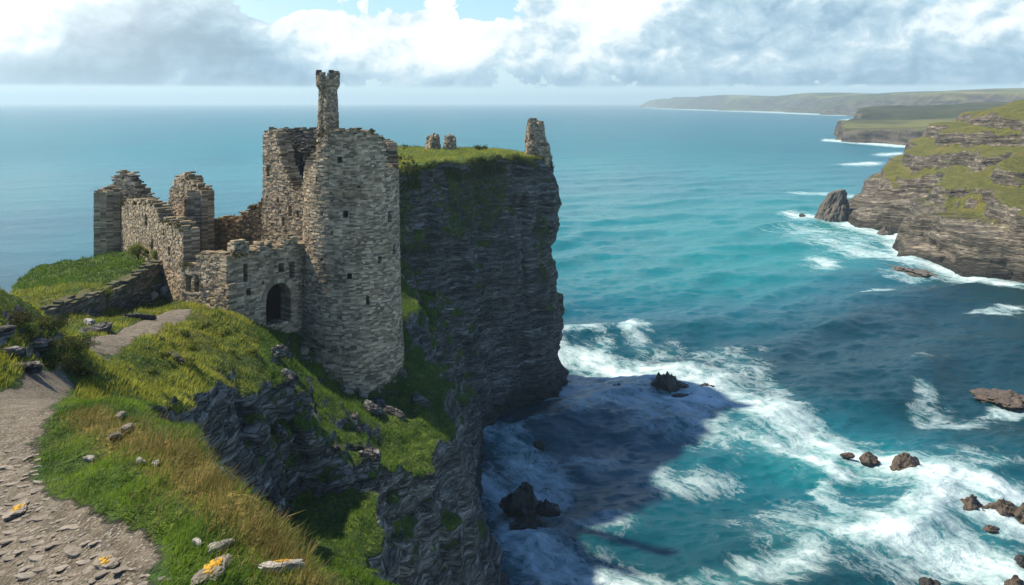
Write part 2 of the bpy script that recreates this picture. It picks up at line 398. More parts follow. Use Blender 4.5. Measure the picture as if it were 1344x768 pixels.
T1P = [Pz(*a) for a in [
    (0, 768, 11), (100, 768, 10.5), (0, 640, 14), (0, 560, 17.5), (40, 526, 21), (100, 490, 28), (130, 455, 38), (200, 425, 50), (250, 408, 60),
    (60, 680, 12.9), (40, 640, 14.3), (45, 590, 16.3), (210, 768, 10.25), (130, 725, 11.5),
    (100, 680, 12.1), (85, 630, 13.6), (180, 640, 12.5), (250, 640, 12.2), (160, 575, 15.0), (100, 542, 17.6), (300, 690, 11.4), (400, 752, 9.9), (160, 700, 11.25), (250, 768, 9.75), (440, 775, 9.7), (70, 545, 18.3), (210, 596, 14.2),
    (150, 535, 24), (180, 522, 30), (230, 524, 36), (300, 500, 44), (345, 462, 52), (230, 480, 44), (250, 440, 52), (300, 430, 58), (335, 428, 62),
    (30, 400, 28), (75, 420, 29.5), (0, 403, 27), (20, 404, 30), (108, 452, 30.5), (98, 492, 28.5), (50, 498, 26), (0, 508, 23.5), (40, 452, 27.2), (-60, 390, 25),
    (290, 412, 66), (365, 426, 70), (400, 446, 70), (240, 396, 68), (490, 522, 68), (455, 508, 67.6), (530, 480, 71), (530, 412, 78), (570, 465, 77), (592, 505, 75.5), (548, 575, 63.5),
    (500, 592, 59), (440, 575, 55), (388, 545, 52), (420, 505, 62), (385, 480, 62),
    (75, 497, 26), (110, 473, 33), (165, 437, 45), (205, 423, 52), (240, 407, 60), (150, 444, 45), (190, 452, 42), (60, 448, 44), (95, 440, 47), (205, 392, 69), (80, 428, 55), (120, 412, 60), (175, 330, 80), (130, 366, 70), (72, 398, 60)]]
T1P += [(-25, 76, 25), (-30, 82, 25.3), (-22, 84, 25), (-36, 84, 25.5), (-41, 88, 24), (-25, 93, 25), (-16, 88, 26), (-38, 75, 25.5), (-34, 60, 25.0), (-33, 45, 26.5), (-30, 30, 28), (-26, 15, 31),
        (-18, 8, 33), (-12, 4, 34.3), (-1, 3, 35.0), (-22, 48, 27.2), (-17, 44, 28.3), (-27, 52, 26.2)]
T1F = tps(T1P, 0.02)
S4 = [(-14.5, 47), (-12, 48.5), (-8.6, 49), (-7.8, 46.5), (-7.1, 42), (-5.8, 37), (-3.5, 30), (-1.5, 22), (-0.5, 10), (0.5, 2), (-8, 2), (-10, 20), (-14, 30)]
T4F = idw([P(340, 678, 46), P(480, 695, 46), P(500, 742, 42), P(430, 768, 36), P(400, 720, 41), P(500, 768, 38), (-9, 30, 24), (-7, 24, 27), (-4.5, 18, 29), (-2, 12, 30.5)])
S6 = [(-16, 84), (-10.5, 83), (-8.6, 85), (-7.2, 89), (-6.2, 95), (-5.8, 101), (-6.5, 110), (-14, 104)]
T6F = idw([P(530, 335, 91), P(600, 410, 97), P(570, 420, 88), P(630, 500, 100), P(615, 480, 92), P(636, 555, 104), P(560, 380, 94), P(540, 400, 86)])
S3 = [(-12.4, 94.5), (-9.6, 98.5), (-8.7, 101.0), (-9.3, 104.0), (-7.6, 106.5), (-5.2, 109.5), (-4.4, 113.5), (-1.6, 116.8), (0.4, 119.9), (1.6, 121.0), (3.9, 124), (5.0, 127.0), (5.5, 131.0), (1, 134), (-6, 137), (-14, 140), (-24, 141),
      (-31, 130), (-30, 110), (-26, 98), (-17, 91)]

us = np.arange(-0.80, 0.115, 0.0027); ys = np.exp(np.arange(math.log(2.6), math.log(152), 0.0085)); zs = np.arange(-3.0, 38.0, 0.30)
gu, gy = np.meshgrid(us, ys, indexing='ij'); gx = gu * (gy + 6.0)
def landfield():
    gx_, gy_ = gx, gy
    wob = fbm(gx_ / 7, gy_ / 7, 3.3, 3) * 1.3 + fbm(gx_ / 2.4, gy_ / 2.4, 8.1, 3) * 0.22
    near = sstep(gy_, 16, 40)
    z = zs[None, None, :].astype(np.float32)
    def solid(poly, top, batter, k, zt, wamp=1.0, power=1.0, foot=0.0, clefts=()):
        sd = sdpoly(gx_, gy_, poly) + wob * wamp * (0.25 + 0.75 * near)
        for (cx_, cy_, cr_) in clefts: sd = smin(sd, np.hypot(gx_ - cx_, gy_ - cy_) - cr_, 0.5)
        dep = np.maximum(zt - zs, 0) ** power * batter + foot * np.exp(-np.maximum(zs, 0) / 2.0)
        a = (top[:, :, None] - z).astype(np.float32)
        b = (sd[:, :, None] + dep[None, None, :]).astype(np.float32) * 1.6
        return smin(a, b, k)
    lump = (fbm(gx_ / 2.0, gy_ / 2.0, 1.5, 4) * 0.55 + fbm(gx_ / 0.9, gy_ / 0.9, 5.5, 3) * 0.22) * sstep(gy_, 24, 40) + fbm(gx_ / 0.9, gy_ / 0.9, 4.5, 4) * 0.26 * sstep(gy_, 8, 12)
    lump = lump + (fbm(gx_ / 3.4, gy_ / 3.4, 2.7, 4) * 1.0 + fbm(gx_ / 1.3, gy_ / 1.3, 3.7, 3) * 0.3) * sstep(gx_, -17, -12) * sstep(gy_, 46, 54)
    lump = lump * np.clip(dist_line(gx_, gy_, PATH) / 1.5, 0.12, 1)
    # ground steps down in front of the retaining wall and is banked up behind it
    (wx0, wy0), (wx1, wy1) = XY(70, 56.5), XY(214, 73.5); wl = math.hypot(wx1 - wx0, wy1 - wy0); wtx, wty = (wx1 - wx0) / wl, (wy1 - wy0) / wl
    al = (gx_ - wx0) * wtx + (gy_ - wy0) * wty; ac = (gx_ - wx0) * wty - (gy_ - wy0) * wtx
    on = sstep(al, 0, 6) * (1 - sstep(al, wl, wl + 2.5))
    lump = lump - on * 0.9 * sstep(ac, -0.6, 0.6) * (1 - sstep(ac, 1.5, 4.5)) + on * 0.5 * (1 - sstep(ac, -0.6, 0.2)) * sstep(ac, -6, -1)
    t1 = T1F(gx_, gy_) + lump
    # steady shelf under the castle
    F = solid(S1, t1, 0.235, 0.7, 24.0, 0.9, 1.0, 0.0, [(-9.6, 54.5, 1.5), (-8.7, 53.5, 1.3), (-5.4, 70.5, 1.5), (-4.6, 69.5, 1.4), (-14.0, 44.5, 1.1), (-12.4, 49.0, 0.9)])
    F = smax(F, solid(S4, T4F(gx_, gy_) + lump, 0.16, 0.8, 20.0, 1.3), 0.6)
    F = smax(F, solid(S6, T6F(gx_, gy_) + lump * 2, 0.14, 1.0, 20.0, 1.0), 1.0)
    t3 = 33.0 - 0.7 * sstep(gx_, -3, 4) + fbm(gx_ / 9, gy_ / 9, 7.7, 3) * 0.35 + fbm(gx_ / 1.5, gy_ / 1.5, 7.7, 2) * 0.08
    F = smax(F, solid(S3, t3, 0.045, 0.35, 33.0, 0.6, 1.0, 1.6, [(-8.2, 101.8, 1.3), (1.3, 120.0, 1.0)]), 0.8)
    return F
F = landfield()
V, Q = surface_net(F, us, ys, zs); del F
V[:, 0] = V[:, 0] * (V[:, 1] + 6.0)
N = vnormals(V, Q)

def strata(V, N, tilt, s, amp, k0=0):
    x, y, z = V.T
    zz = z + x * tilt[0] + y * tilt[1] + fbm(x / (9 * s), y / (9 * s), z / (9 * s), 2) * 1.0 * s
    def lay(h, seed):
        i = zz / (h * s); f = np.floor(i); fr = i - f
        v = lambda q: vnoise(q * 7.31 + seed, np.floor(x / (2.6 * s) + 0.8 * vnoise(q, 3.3, seed) * 3) * 3.7, np.floor(y / (2.6 * s)) * 2.9)
        a, b = v(f), v(f + 1); w = sstep(fr, 0.86, 1.0); return a + (b - a) * w - 0.5
    steep = 1 - sstep(np.abs(N[:, 2]), 0.45, 0.75)
    d = lay(2.3, 4.4) * 1.0 + lay(1.1, 1.7) * 0.9 + lay(0.62, 8.2) * 0.55
    d = d + fbm(x / (4.5 * s), y / (4.5 * s), z / (6 * s), 5, 0.55) * 1.5 + fbm(x / (1.3 * s), y / (1.3 * s), z / (2.2 * s), 3) * 0.35
    H = N.copy(); H[:, 2] *= 0.25
    return V + H * (d * steep * amp)[:, None], steep

V, steep = strata(V, N, (0.16, -0.10), 1.0, 0.75)
Hn = N.copy(); Hn[:, 2] *= 0.2; x, y, z = V.T
rib = 1 - np.abs(fbm(x / 9, y / 9, z / 26, 3)) * 2.2
V = V + Hn * ((fbm(x / 8, y / 8, z / 9, 4) * 1.5 + rib * 0.7 - 0.3) * steep * (sstep(y, 88, 96) + 0.6 * sstep(y, 40, 46) * (1 - sstep(y, 84, 90)) * (x > -15)) * sstep(33.2 - z, 0.0, 3.0))[:, None]
N = vnormals(V, Q)
x, y, z = V.T
pd = dist_line(x, y, PATH)
pw = np.interp(y, [6, 10.2, 12.6, 14.3, 16.5, 18.5, 23, 32, 45, 60, 66], [3.4, 2.15, 1.25, 0.95, 1.0, 1.05, 0.7, 0.55, 1.2, 0.95, 0.6])
path = sstep(pw - pd, -0.45, 0.55) * sstep(N[:, 2], 0.6, 0.8) * (y < 67)
path *= 1 - 0.36 * sstep(y + 3 * fbm(x / 1.5, y / 3, 0, 3), 21, 30) * (1 - sstep(y, 38, 43))
grass = sstep(N[:, 2] + 0.16 * fbm(x / 2.5, y / 2.5, z / 2.5, 4) * (y > 24), 0.50 + 0.13 * sstep(x, -16, -12) * (y > 46) * (y < 90), 0.72 + 0.10 * sstep(x, -16, -12) * (y > 46) * (y < 90))
grass = grass * (1 - 0.8 * sstep(8.0, z, z + 0.1) * 0)           # grass where the ground is not too steep
grass *= sstep(z, 3.0, 7.0)
gr2 = 0.55 * sstep(fbm(x / 6, y / 6, z / 5, 4), 0.05, 0.4) * sstep(N[:, 2], 0.12, 0.4) * sstep(z, 5, 10)
gr2 = np.maximum(gr2, 0.52 * (y > 92) * sstep(fbm(x / 5, y / 5, z / 9, 4) + 0.3 * sstep(z, 14, 31), 0.12, 0.5) * (z < 32))
grass = np.maximum(grass, gr2)
grass = np.maximum(grass, 0.62 * sstep(N[:, 2], 0.28, 0.5) * (y > 79) * (y < 106) * (x < -2) * (x > -16) * (z < 26) * (z > 7))
grass = np.maximum(grass, 0.7 * sstep(z, 31.0, 32.6) * (y > 94) * (N[:, 2] > 0.05))
px_ = 672 + x / y * FPX; py_ = HZ + (CH - z) / y * FPX
dryband = np.exp(-(dist_line(x, y, [XY(110, 17.8), XY(190, 15.0), XY(262, 12.9), XY(322, 11.4), XY(398, 10.0), XY(470, 9.0)]) / 0.5) ** 2) * (y < 21)
dry = 0.28 + 0.55 * dryband + 0.18 * ((y > 35) & (y < 66) & (px_ < 350)) + 0.05 * (y > 94)
me = mesh_np('main_headland', V, Q)
fattr(me, 'grass', grass); fattr(me, 'path', path); fattr(me, 'dry', dry)
tag(link('headland', me, M_LAND), 'rocky sea headland with grassy top and dark layered cliffs under the castle', kind='structure')
LAND = (V, Q, N, grass, path, dry)

# ------------------------------------------------------------------ right coast
S5 = [(116, 297), (124, 314), (138, 338), (155, 372), (174, 412), (200, 460), (420, 560), (700, 560), (700, 120), (190, 120), (150, 160), (124, 190), (111, 212), (105.5, 228), (111, 243), (120, 258), (123, 272), (117, 286)]
T5F = tps([P(*a) for a in [(1120, 270, 306), (1142, 238, 314), (1162, 232, 322), (1180, 203, 345), (1200, 188, 352), (1215, 168, 382), (1255, 156, 392), (1160, 262, 300), (1185, 255, 296), (1195, 225, 318), (1225, 215, 318),
    (1207, 300, 236), (1225, 272, 241), (1250, 262, 242), (1300, 256, 236), (1344, 250, 226), (1290, 215, 270), (1344, 202, 258), (1300, 168, 305), (1344, 178, 282), (1282, 152, 335), (1344, 142, 330), (1250, 195, 320), (1232, 235, 285),
    (1420, 135, 300), (1420, 190, 250), (1500, 240, 190), (1500, 150, 260), (1420, 134, 450), (1600, 130, 300), (1700, 180, 200)]] + [(137, 340, 8), (150, 372, 5), (166, 412, 2), (145, 340, 14), (159, 372, 12), (176, 412, 9), (168, 372, 20), (187, 412, 17), (128, 318, 8), (205, 450, 14)], 0.02)
u5 = np.arange(0.30, 0.98, 0.0026); y5 = np.exp(np.arange(math.log(150), math.log(570), 0.0062)); z5 = np.arange(-3, 52, 0.6)
hu, hy = np.meshgrid(u5, y5, indexing='ij'); hx = hu * hy
wob = fbm(hx / 22, hy / 22, 2.2, 4) * 5.5 + fbm(hx / 6, hy / 6, 2.2, 3) * 1.2
t5 = np.clip(T5F(hx, hy), 2, 48) + fbm(hx / 22, hy / 22, 6.6, 4) * 2.6 + fbm(hx / 4, hy / 4, 1.6, 3) * 0.7
ph = (t5 + fbm(hx / 30, hy / 30, 9.9, 3) * 5.0) / 7.5; stp = (np.floor(ph) + sstep(ph - np.floor(ph), 0.55, 0.80)) * 7.5 - fbm(hx / 30, hy / 30, 9.9, 3) * 5.0
tw_ = 0.7 * (1 - sstep(t5, 33, 38)); t5 = t5 * (1 - tw_) + stp * tw_
sd5 = sdpoly(hx, hy, S5) + wob * 0.7
zz = z5[None, None, :]
F5 = smin((t5[:, :, None] - zz).astype(np.float32), ((sd5[:, :, None] + (np.maximum(26 - z5, 0) * 0.20)[None, None, :]) * 1.6).astype(np.float32), 2.0)
V5, Q5 = surface_net(F5, u5, y5, z5); del F5
V5[:, 0] *= V5[:, 1]
N5 = vnormals(V5, Q5)
V5, st5 = strata(V5, N5, (-0.06, 0.03), 2.2, 1.15); N5 = vnormals(V5, Q5)
x5, yy5, zz5 = V5.T
g5 = sstep(N5[:, 2] + 0.16 * fbm(x5 / 9, yy5 / 9, zz5 / 6, 4), 0.62, 0.85) * sstep(zz5, 7, 13)
g5 = np.maximum(g5, 0.45 * sstep(fbm(x5 / 16, yy5 / 16, zz5 / 10, 4), 0.0, 0.35) * sstep(zz5, 9, 16) * sstep(N5[:, 2], 0.2, 0.5))
me = mesh_np('right_coast', V5, Q5); fattr(me, 'grass', g5); fattr(me, 'path', 0 * g5); fattr(me, 'dry', 0.40 + 0.15 * fbm(x5 / 30, yy5 / 30, 0, 2))
tag(link('cliff_coast', me, M_CLIFF), 'brown layered sea cliff with grassy slopes across the bay', kind='structure')

# ------------------------------------------------------------------ far coast
def far_mat():
    m, t, b = new_mat('far_fields'); p = t.pos(); x, y, z = t.sep(p)
    f = t.voro(t.vm('ADD', t.comb(t.mul(x, 0.0042), t.mul(y, 0.0017), 0.0), t.vm('SCALE', t.noisec(p, 0.004, 2), None)), 1.0, 'F1', 'Color')
    fr = t.sep(f)[0]
    c = t.ramp(fr, [(0.0, (0.035, 0.05, 0.018)), (0.35, (0.075, 0.09, 0.03)), (0.6, (0.12, 0.125, 0.045)), (0.85, (0.19, 0.165, 0.075)), (1.0, (0.06, 0.09, 0.028))])
    c = t.mix(t.mr(t.noise(p, 0.006, 6, 0.65), 0.45, 0.62, 0, 0.75), c, (0.035, 0.042, 0.02))
    rk = t.ramp(t.noise(t.comb(t.mul(x, 0.06), t.mul(y, 0.02), t.mul(z, 0.16)), 1.0, 6, 0.65), [(0.38, (0.015, 0.015, 0.015)), (0.62, (0.095, 0.085, 0.07))])
    c = t.mix(t.mul(t.attr('moor'), 0.85), c, t.ramp(t.noise(p, 0.02, 5, 0.6), [(0.35, (0.012, 0.016, 0.008)), (0.65, (0.045, 0.050, 0.020))]))
    c = t.mix(t.attr('grass'), rk, c)
    t.put(b.inputs['Base Color'], c); b.inputs['Roughness'].default_value = 0.95; b.inputs['Specular IOR Level'].default_value = 0.1
    return m
M_FAR = far_mat()
def far_land(name, poly, tf, ulo, uhi, nu, ylo, yhi, ny, cliff, wob, nscale, namp, label, moor=0.0):
    u = np.linspace(ulo, uhi, nu); yv = np.exp(np.linspace(math.log(ylo), math.log(yhi), ny)); a, b = np.meshgrid(u, yv, indexing='ij'); X = a * b; Y = b
    sd = sdpoly(X, Y, poly) + fbm(X / wob, Y / wob, 1.1, 5, 0.6) * wob * 0.35
    T = np.minimum(tf(X, Y) + fbm(X / nscale, Y / nscale, 4.4, 5, 0.55) * namp, 116.0)
    Z = np.where(sd < 0, -2.0, 0) + np.maximum(sd, 0) * cliff
    Z = np.minimum(np.maximum(smin(Z, T, 6.0), -2.0), 400)
    gz = np.gradient(Z, axis=0) / np.maximum(np.gradient(X, axis=0), 1e-6); gy2 = np.gradient(Z, axis=1) / np.maximum(np.gradient(Y, axis=1), 1e-6)
    sl = np.hypot(gz, gy2)
    Vf = np.c_[X.ravel(), Y.ravel(), Z.ravel()]
    I = np.arange(nu * ny).reshape(nu, ny); q = np.c_[I[:-1, :-1].ravel(), I[1:, :-1].ravel(), I[1:, 1:].ravel(), I[:-1, 1:].ravel()]
    me = mesh_np(name, Vf, q); fattr(me, 'grass', (1 - sstep(sl + 0.25 * fbm(X / (wob * 0.4), Y / (wob * 0.4), 2.2, 3), 0.30, 0.65)).ravel())
    fattr(me, 'moor', (moor * sstep(Y + 120 * fbm(X / 200, Y / 200, 3, 3), 1120, 1180)).ravel())
    return tag(link(name, me, M_FAR), label, kind='structure')
far_land('coast_hills', [(340, 885), (352, 960), (430, 1150), (580, 1500), (820, 1850), (1500, 2300), (4000, 2300), (4000, 650), (440, 700), (362, 800)],
         idw([P(1140, 168, 900), P(1165, 166, 910), P(1200, 165, 920), P(1185, 163, 1000), P(1190, 160, 1100), P(1230, 158, 1080), P(1235, 144, 1280), P(1290, 139, 1250), P(1344, 134, 1350), P(1500, 130, 1300), P(1400, 142, 1000), P(1250, 150, 1800), P(1400, 132, 1900)], 3.0, 400.0),
         0.34, 1.5, 420, 640, 2350, 260, 3.0, 60, 130, 6.5, 'dark cliff headland and moor beyond the right cliff', 1.0)
far_land('distant_hills', [(985, 6750), (1010, 5200), (1020, 4300), (1090, 3880), (1060, 3300), (1020, 2910), (935, 2450), (830, 1960), (1200, 1700), (9000, 1700), (12000, 9500), (1500, 9500), (1080, 7400)],
         idw([P(860, 131, 6600), P(900, 127, 6200), P(960, 122, 5000), P(1100, 114, 3900), P(1200, 107, 3300), P(1344, 99, 2600), P(1290, 102, 2800), (1130, 4200, 45), (1160, 3300, 42), (1050, 2700, 28), P(1250, 134, 3000), P(1344, 132, 2600), P(1150, 136, 3600), P(1000, 133, 5200), P(1500, 102, 2700), (9000, 9000, 80), (3000, 9000, 80), (1500, 2000, 38), P(1344, 122, 2200), P(1270, 126, 2500)], 3.0, 90000.0),
         0.13, 1.3, 420, 1650, 9500, 230, 0.55, 260, 900, 9.0, 'hazy far coast of fields and low hills on the horizon')

# ------------------------------------------------------------------ sea
def sea_mat():
    m, t, b = new_mat('sea_water'); p = t.pos(); x, y, z = t.sep(p)
    foamd = t.attr('foam'); sh = t.attr('shoal'); far = t.attr('far')
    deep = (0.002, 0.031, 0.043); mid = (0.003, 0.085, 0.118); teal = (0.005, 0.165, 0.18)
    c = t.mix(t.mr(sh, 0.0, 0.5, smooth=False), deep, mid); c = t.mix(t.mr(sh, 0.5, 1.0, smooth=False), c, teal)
    # fine ripples, stretched along the crests
    ca, sa = math.cos(R(-20)), math.sin(R(-20))
    rx = t.add(t.mul(x, ca), t.mul(y, -sa)); ry = t.add(t.mul(x, sa), t.mul(y, ca))
    q = t.comb(t.mul(rx, 0.55), ry, 0.0)
    w = t.noisec(q, 0.12, 3)
    sc = t.node('ShaderNodeVectorMath', operation='SCALE'); t.put(sc.inputs[0], w); sc.inputs['Scale'].default_value = 3.0
    q2 = t.vm('ADD', q, sc.outputs[0])
    r1 = t.noise(q2, 0.8, 8, 0.70); r2 = t.noise(q2, 0.10, 4, 0.55); r3 = t.noise(t.comb(t.mul(rx, 0.4), ry, 0), 0.02, 4, 0.6)
    h = t.add(t.add(t.mul(r1, 1.0), t.mul(r2, 1.6)), t.mul(r3, 2.5))
    # foam: lace of ridged noise drawn out along the drift, opened up where the density is high
    fa, fs = math.cos(R(-52)), math.sin(R(-52))
    fx = t.add(t.mul(x, fa), t.mul(y, fs)); fy = t.add(t.mul(x, -fs), t.mul(y, fa))
    fw = t.noisec(p, 0.16, 4)
    sc2 = t.node('ShaderNodeVectorMath', operation='SCALE'); t.put(sc2.inputs[0], fw); sc2.inputs['Scale'].default_value = 5.0
    fq = t.vm('ADD', t.comb(t.mul(fx, 0.5), fy, 0.0), sc2.outputs[0])
    n1 = t.noise(fq, 0.30, 9, 0.66)
    rdg = lambda off, scl: t.sub(1.0, t.m('ABSOLUTE', t.mul(t.sub(t.noise(t.vm('ADD', fq, off), scl, 5, 0.62), 0.5), 4.2)))
    ridge = rdg((0, 0, 0), 0.42); ridge2 = rdg((7.3, 2.2, 0), 1.15); ridge3 = rdg((3.1, 8.2, 0), 2.8)
    lace = t.add(t.mul(t.sub(n1, 0.5), 1.9), t.mul(t.sub(ridge, 0.5), 0.42))
    lace = t.add(lace, t.add(t.mul(t.sub(ridge2, 0.5), 0.36), t.mul(t.sub(ridge3, 0.5), 0.20)))
    f = t.mr(t.add(lace, t.mul(foamd, 1.05)), 0.55, 1.50, smooth=False)
    f = t.mul(f, t.mr(foamd, 0.03, 0.25))
    c = t.mix(t.mul(t.mr(foamd, 0.15, 0.9), 0.5), c, (0.05, 0.26, 0.28))        # aerated water
    c = t.mix(f, c, (0.56, 0.68, 0.73))
    t.put(b.inputs['Base Color'], c)
    t.put(b.inputs['Roughness'], t.mix(f, t.mr(far, 0, 1, 0.16, 0.34), (0.8, 0.8, 0.8)))
    b.inputs['IOR'].default_value = 1.33; b.inputs['Specular IOR Level'].default_value = 0.5; b.inputs['Specular Tint'].default_value = (0.30, 0.66, 0.92, 1)
    hh = t.add(h, t.mul(f, 0.5))
    bm = t.node('ShaderNodeBump'); t.put(bm.inputs['Height'], hh); bm.inputs['Distance'].default_value = 0.34
    t.put(bm.inputs['Strength'], t.mr(far, 0, 1, 0.85, 0.7))
    t.put(b.inputs['Normal'], bm.outputs[0])
    return m
su = np.arange(-0.80, 0.8001, 0.0022)
rows = np.concatenate([[900, 860], np.arange(830, 300, -1.4), np.arange(300, 160, -1.0), np.arange(160, 137.4, -0.6), [137.4]])
sy = CH * FPX / (rows - HZ)
SU, SY = np.meshgrid(su, sy, indexing='ij'); SX = SU * (SY + 10)
spx = 672 + SX / SY * FPX; spy = HZ + CH / SY * FPX
spx0, spy0 = spx, spy
spx = spx + fbm(SX / 14, SY / 18, 3.1, 4, 0.6) * 46 * sstep(spy0, 260, 500); spy = spy + fbm(SX / 12, SY / 16, 8.1, 4, 0.6) * 20 * sstep(spy0, 260, 500)
fo = np.zeros_like(SX)
def seg(pts, amp):
    """drifting foam: pts = (column, row, half width in columns, half height in rows)"""
    global fo
    for (a, b) in zip(pts[:-1], pts[1:]):
        n = max(2, int(math.hypot(b[0] - a[0], b[1] - a[1]) / 6))
        for k in range(n):
            t = k / n; cx, cy, rx, ry = [a[i] + (b[i] - a[i]) * t for i in range(4)]
            fo = np.maximum(fo, amp * np.exp(-((spx - cx) / rx) ** 2 - ((spy - cy) / ry) ** 2))
def spot(cx, cy, rx, ry, amp):
    global fo
    fo = np.maximum(fo, amp * np.exp(-((spx - cx) / rx) ** 2 - ((spy - cy) / ry) ** 2))
FOAM_SEG = [
    ([(728, 452, 26, 12), (770, 462, 40, 18), (830, 480, 50, 22), (880, 492, 56, 30), (930, 505, 60, 34)], 0.88),
    ([(735, 458, 18, 8), (765, 460, 22, 9), (800, 470, 20, 8)], 1.0), ([(850, 470, 20, 10), (880, 480, 26, 12), (920, 476, 26, 12)], 1.0), ([(880, 522, 30, 8), (940, 528, 30, 10)], 1.05),
    ([(700, 470, 30, 20), (760, 500, 60, 26), (850, 530, 90, 34), (950, 560, 100, 38), (1060, 590, 90, 34), (1180, 620, 90, 34), (1344, 660, 90, 44)], 0.56),
    ([(960, 520, 40, 18), (1030, 550, 50, 20), (1090, 580, 46, 16), (1120, 592, 40, 14)], 0.80),
    ([(1010, 575, 26, 10), (1060, 605, 30, 12), (1095, 630, 26, 12)], 0.86),
    ([(1110, 595, 36, 14), (1180, 610, 50, 18), (1250, 632, 50, 20), (1344, 650, 60, 24)], 0.92),
    ([(1240, 665, 50, 22), (1300, 670, 50, 22), (1360, 690, 40, 30)], 0.80),
    ([(1110, 705, 40, 14), (1180, 712, 56, 22), (1260, 730, 60, 28), (1344, 750, 60, 34)], 0.90),
    ([(1020, 690, 70, 34), (1130, 700, 90, 44), (1240, 720, 110, 60), (1344, 735, 80, 60)], 0.52),
    ([(1060, 650, 22, 12), (1090, 690, 30, 16), (1020, 740, 70, 30), (940, 768, 80, 26)], 0.64),
    ([(650, 640, 24, 22), (680, 700, 54, 40), (720, 750, 80, 36), (830, 775, 120, 26)], 0.72),
    ([(640, 575, 30, 12), (690, 590, 46, 20), (720, 625, 40, 22), (700, 660, 50, 26)], 0.66),
    ([(780, 690, 46, 14), (830, 665, 46, 10)], 0.50), ([(760, 600, 60, 16), (840, 620, 60, 14), (920, 640, 60, 14)], 0.44),
    ([(735, 492, 14, 8), (730, 515, 22, 12)], 0.66),
    ([(826, 432, 26, 6), (856, 452, 30, 10), (900, 448, 40, 8)], 0.50),
    ([(950, 455, 40, 10), (1000, 490, 30, 12), (1040, 520, 30, 10)], 0.46),
    ([(1195, 503, 16, 5), (1225, 525, 22, 8), (1280, 548, 36, 9)], 0.52), ([(1260, 590, 60, 10), (1330, 610, 40, 10)], 0.42),
    ([(1040, 280, 16, 4), (1075, 285, 18, 5), (1105, 290, 14, 4)], 0.95),
    ([(1115, 293, 26, 6), (1150, 303, 30, 8), (1190, 318, 34, 14), (1190, 340, 34, 11)], 0.95),
    ([(1060, 300, 60, 10), (1130, 325, 70, 16)], 0.50),
    ([(1130, 330, 40, 7), (1185, 342, 40, 8), (1240, 352, 34, 6), (1300, 368, 40, 5), (1350, 375, 30, 5)], 0.85),
    ([(1080, 316, 26, 4), (1130, 322, 26, 6)], 0.62), ([(1065, 340, 24, 5), (1085, 350, 26, 6)], 0.72),
    ([(1150, 381, 14, 2.6), (1176, 384, 18, 3)], 0.85), ([(1300, 400, 40, 3), (1344, 405, 20, 4)], 0.6),
    ([(1085, 184, 8, 2), (1120, 186, 22, 2.4), (1150, 189, 22, 2.0), (1200, 193, 30, 1.8)], 1.0), ([(1120, 216, 24, 2.0), (1150, 214, 16, 3)], 0.95), ([(1160, 203, 16, 2.5), (1185, 201, 12, 2)], 0.9),
    ([(1050, 252, 22, 1.8), (1090, 256, 20, 2.2), (1120, 258, 20, 3)], 0.7),
    ([(850, 141.2, 6, 0.7), (900, 143.5, 30, 0.7), (1000, 146.7, 40, 0.8), (1060, 149.5, 30, 1.0), (1110, 151.5, 22, 1.3)], 0.8), ([(1115, 157, 14, 1.3), (1175, 159, 20, 1.3)], 0.8),
    ([(1315, 525, 30, 10), (1350, 535, 24, 8)], 0.66)]
for s_, a_ in FOAM_SEG: seg(s_, a_)
SEA_ROCKS = [  # column, waterline row, width px, height px, depth ratio, material, label
    (880, 512, 44, 27, 0.8, 0, 'jagged black rock with the most foam, off the headland tip'),
    (927, 509, 20, 8, 0.8, 0, 'small black rock just right of the jagged rock in the foam'),
    (906, 521, 46, 5, 0.4, 0, 'thin awash black ledge below the jagged rock in the foam'),
    (810, 509, 13, 7, 0.8, 0, 'small lone black rock in dark water off the headland tip'),
    (688, 671, 52, 31, 0.9, 0, 'tall black rock close to the cliff foot below the castle'),
    (722, 670, 32, 14, 0.8, 0, 'low black rock joined to the right of the tall rock by the cliff'),
    (692, 693, 44, 13, 0.7, 0, 'flat black rock in front of the tall rock by the cliff'),
    (709, 584, 14, 8, 0.8, 0, 'small black rock between headland cliff and castle cliff foot'),
    (718, 512, 26, 10, 0.7, 0, 'black rock at the very foot of the headland corner'),
    (1193, 617, 38, 20, 0.9, 1, 'pointed brown rock in foam, biggest of the right-hand shoal'),
    (1143, 605, 26, 10, 0.7, 1, 'low brown rock left of the pointed rock in the foam'),
    (1113, 597, 16, 5, 0.6, 1, 'small awash rock at the left end of the shoal'),
    (1267, 637, 16, 8, 0.8, 1, 'small brown rock above the broken rock cluster'),
    (1274, 668, 44, 17, 0.8, 1, 'broken brown rock in the middle of the lower shoal'),
    (1250, 673, 26, 9, 0.7, 1, 'low brown ledge left of the broken rock'),
    (1322, 672, 38, 18, 0.8, 1, 'brown rock at the right edge beside the broken rock'),
    (1344, 678, 30, 14, 0.8, 1, 'brown rock running out of the right edge of the foam'),
    (1303, 695, 24, 6, 0.7, 1, 'thin awash rock below the broken rock'),
    (1222, 768, 26, 12, 0.7, 0, 'black rock at the bottom edge in dark water'),
    (1336, 772, 28, 16, 0.8, 1, 'speckled rock in the bottom right corner'),
    (1344, 737, 14, 12, 0.8, 0, 'small dark rock at the right edge above the corner rock'),
    (1328, 526, 62, 8, 0.9, 2, 'rusty brown flat reef in dark water at the right edge'),
    (1190, 355, 50, 6, 1.6, 3, 'long flat grey reef below the right cliff'),
    (1163, 310, 26, 10, 0.7, 3, 'grey reef rock in the foam of the cove'),
    (1198, 334, 16, 6, 0.7, 3, 'small grey rock at the foot of the right cliff'),
    (1053, 283, 8, 4, 0.7, 3, 'tiny rock in foam left of the sea stack'),
    (1262, 352, 20, 5, 0.7, 3, 'low grey rock along the foot of the right cliff')]
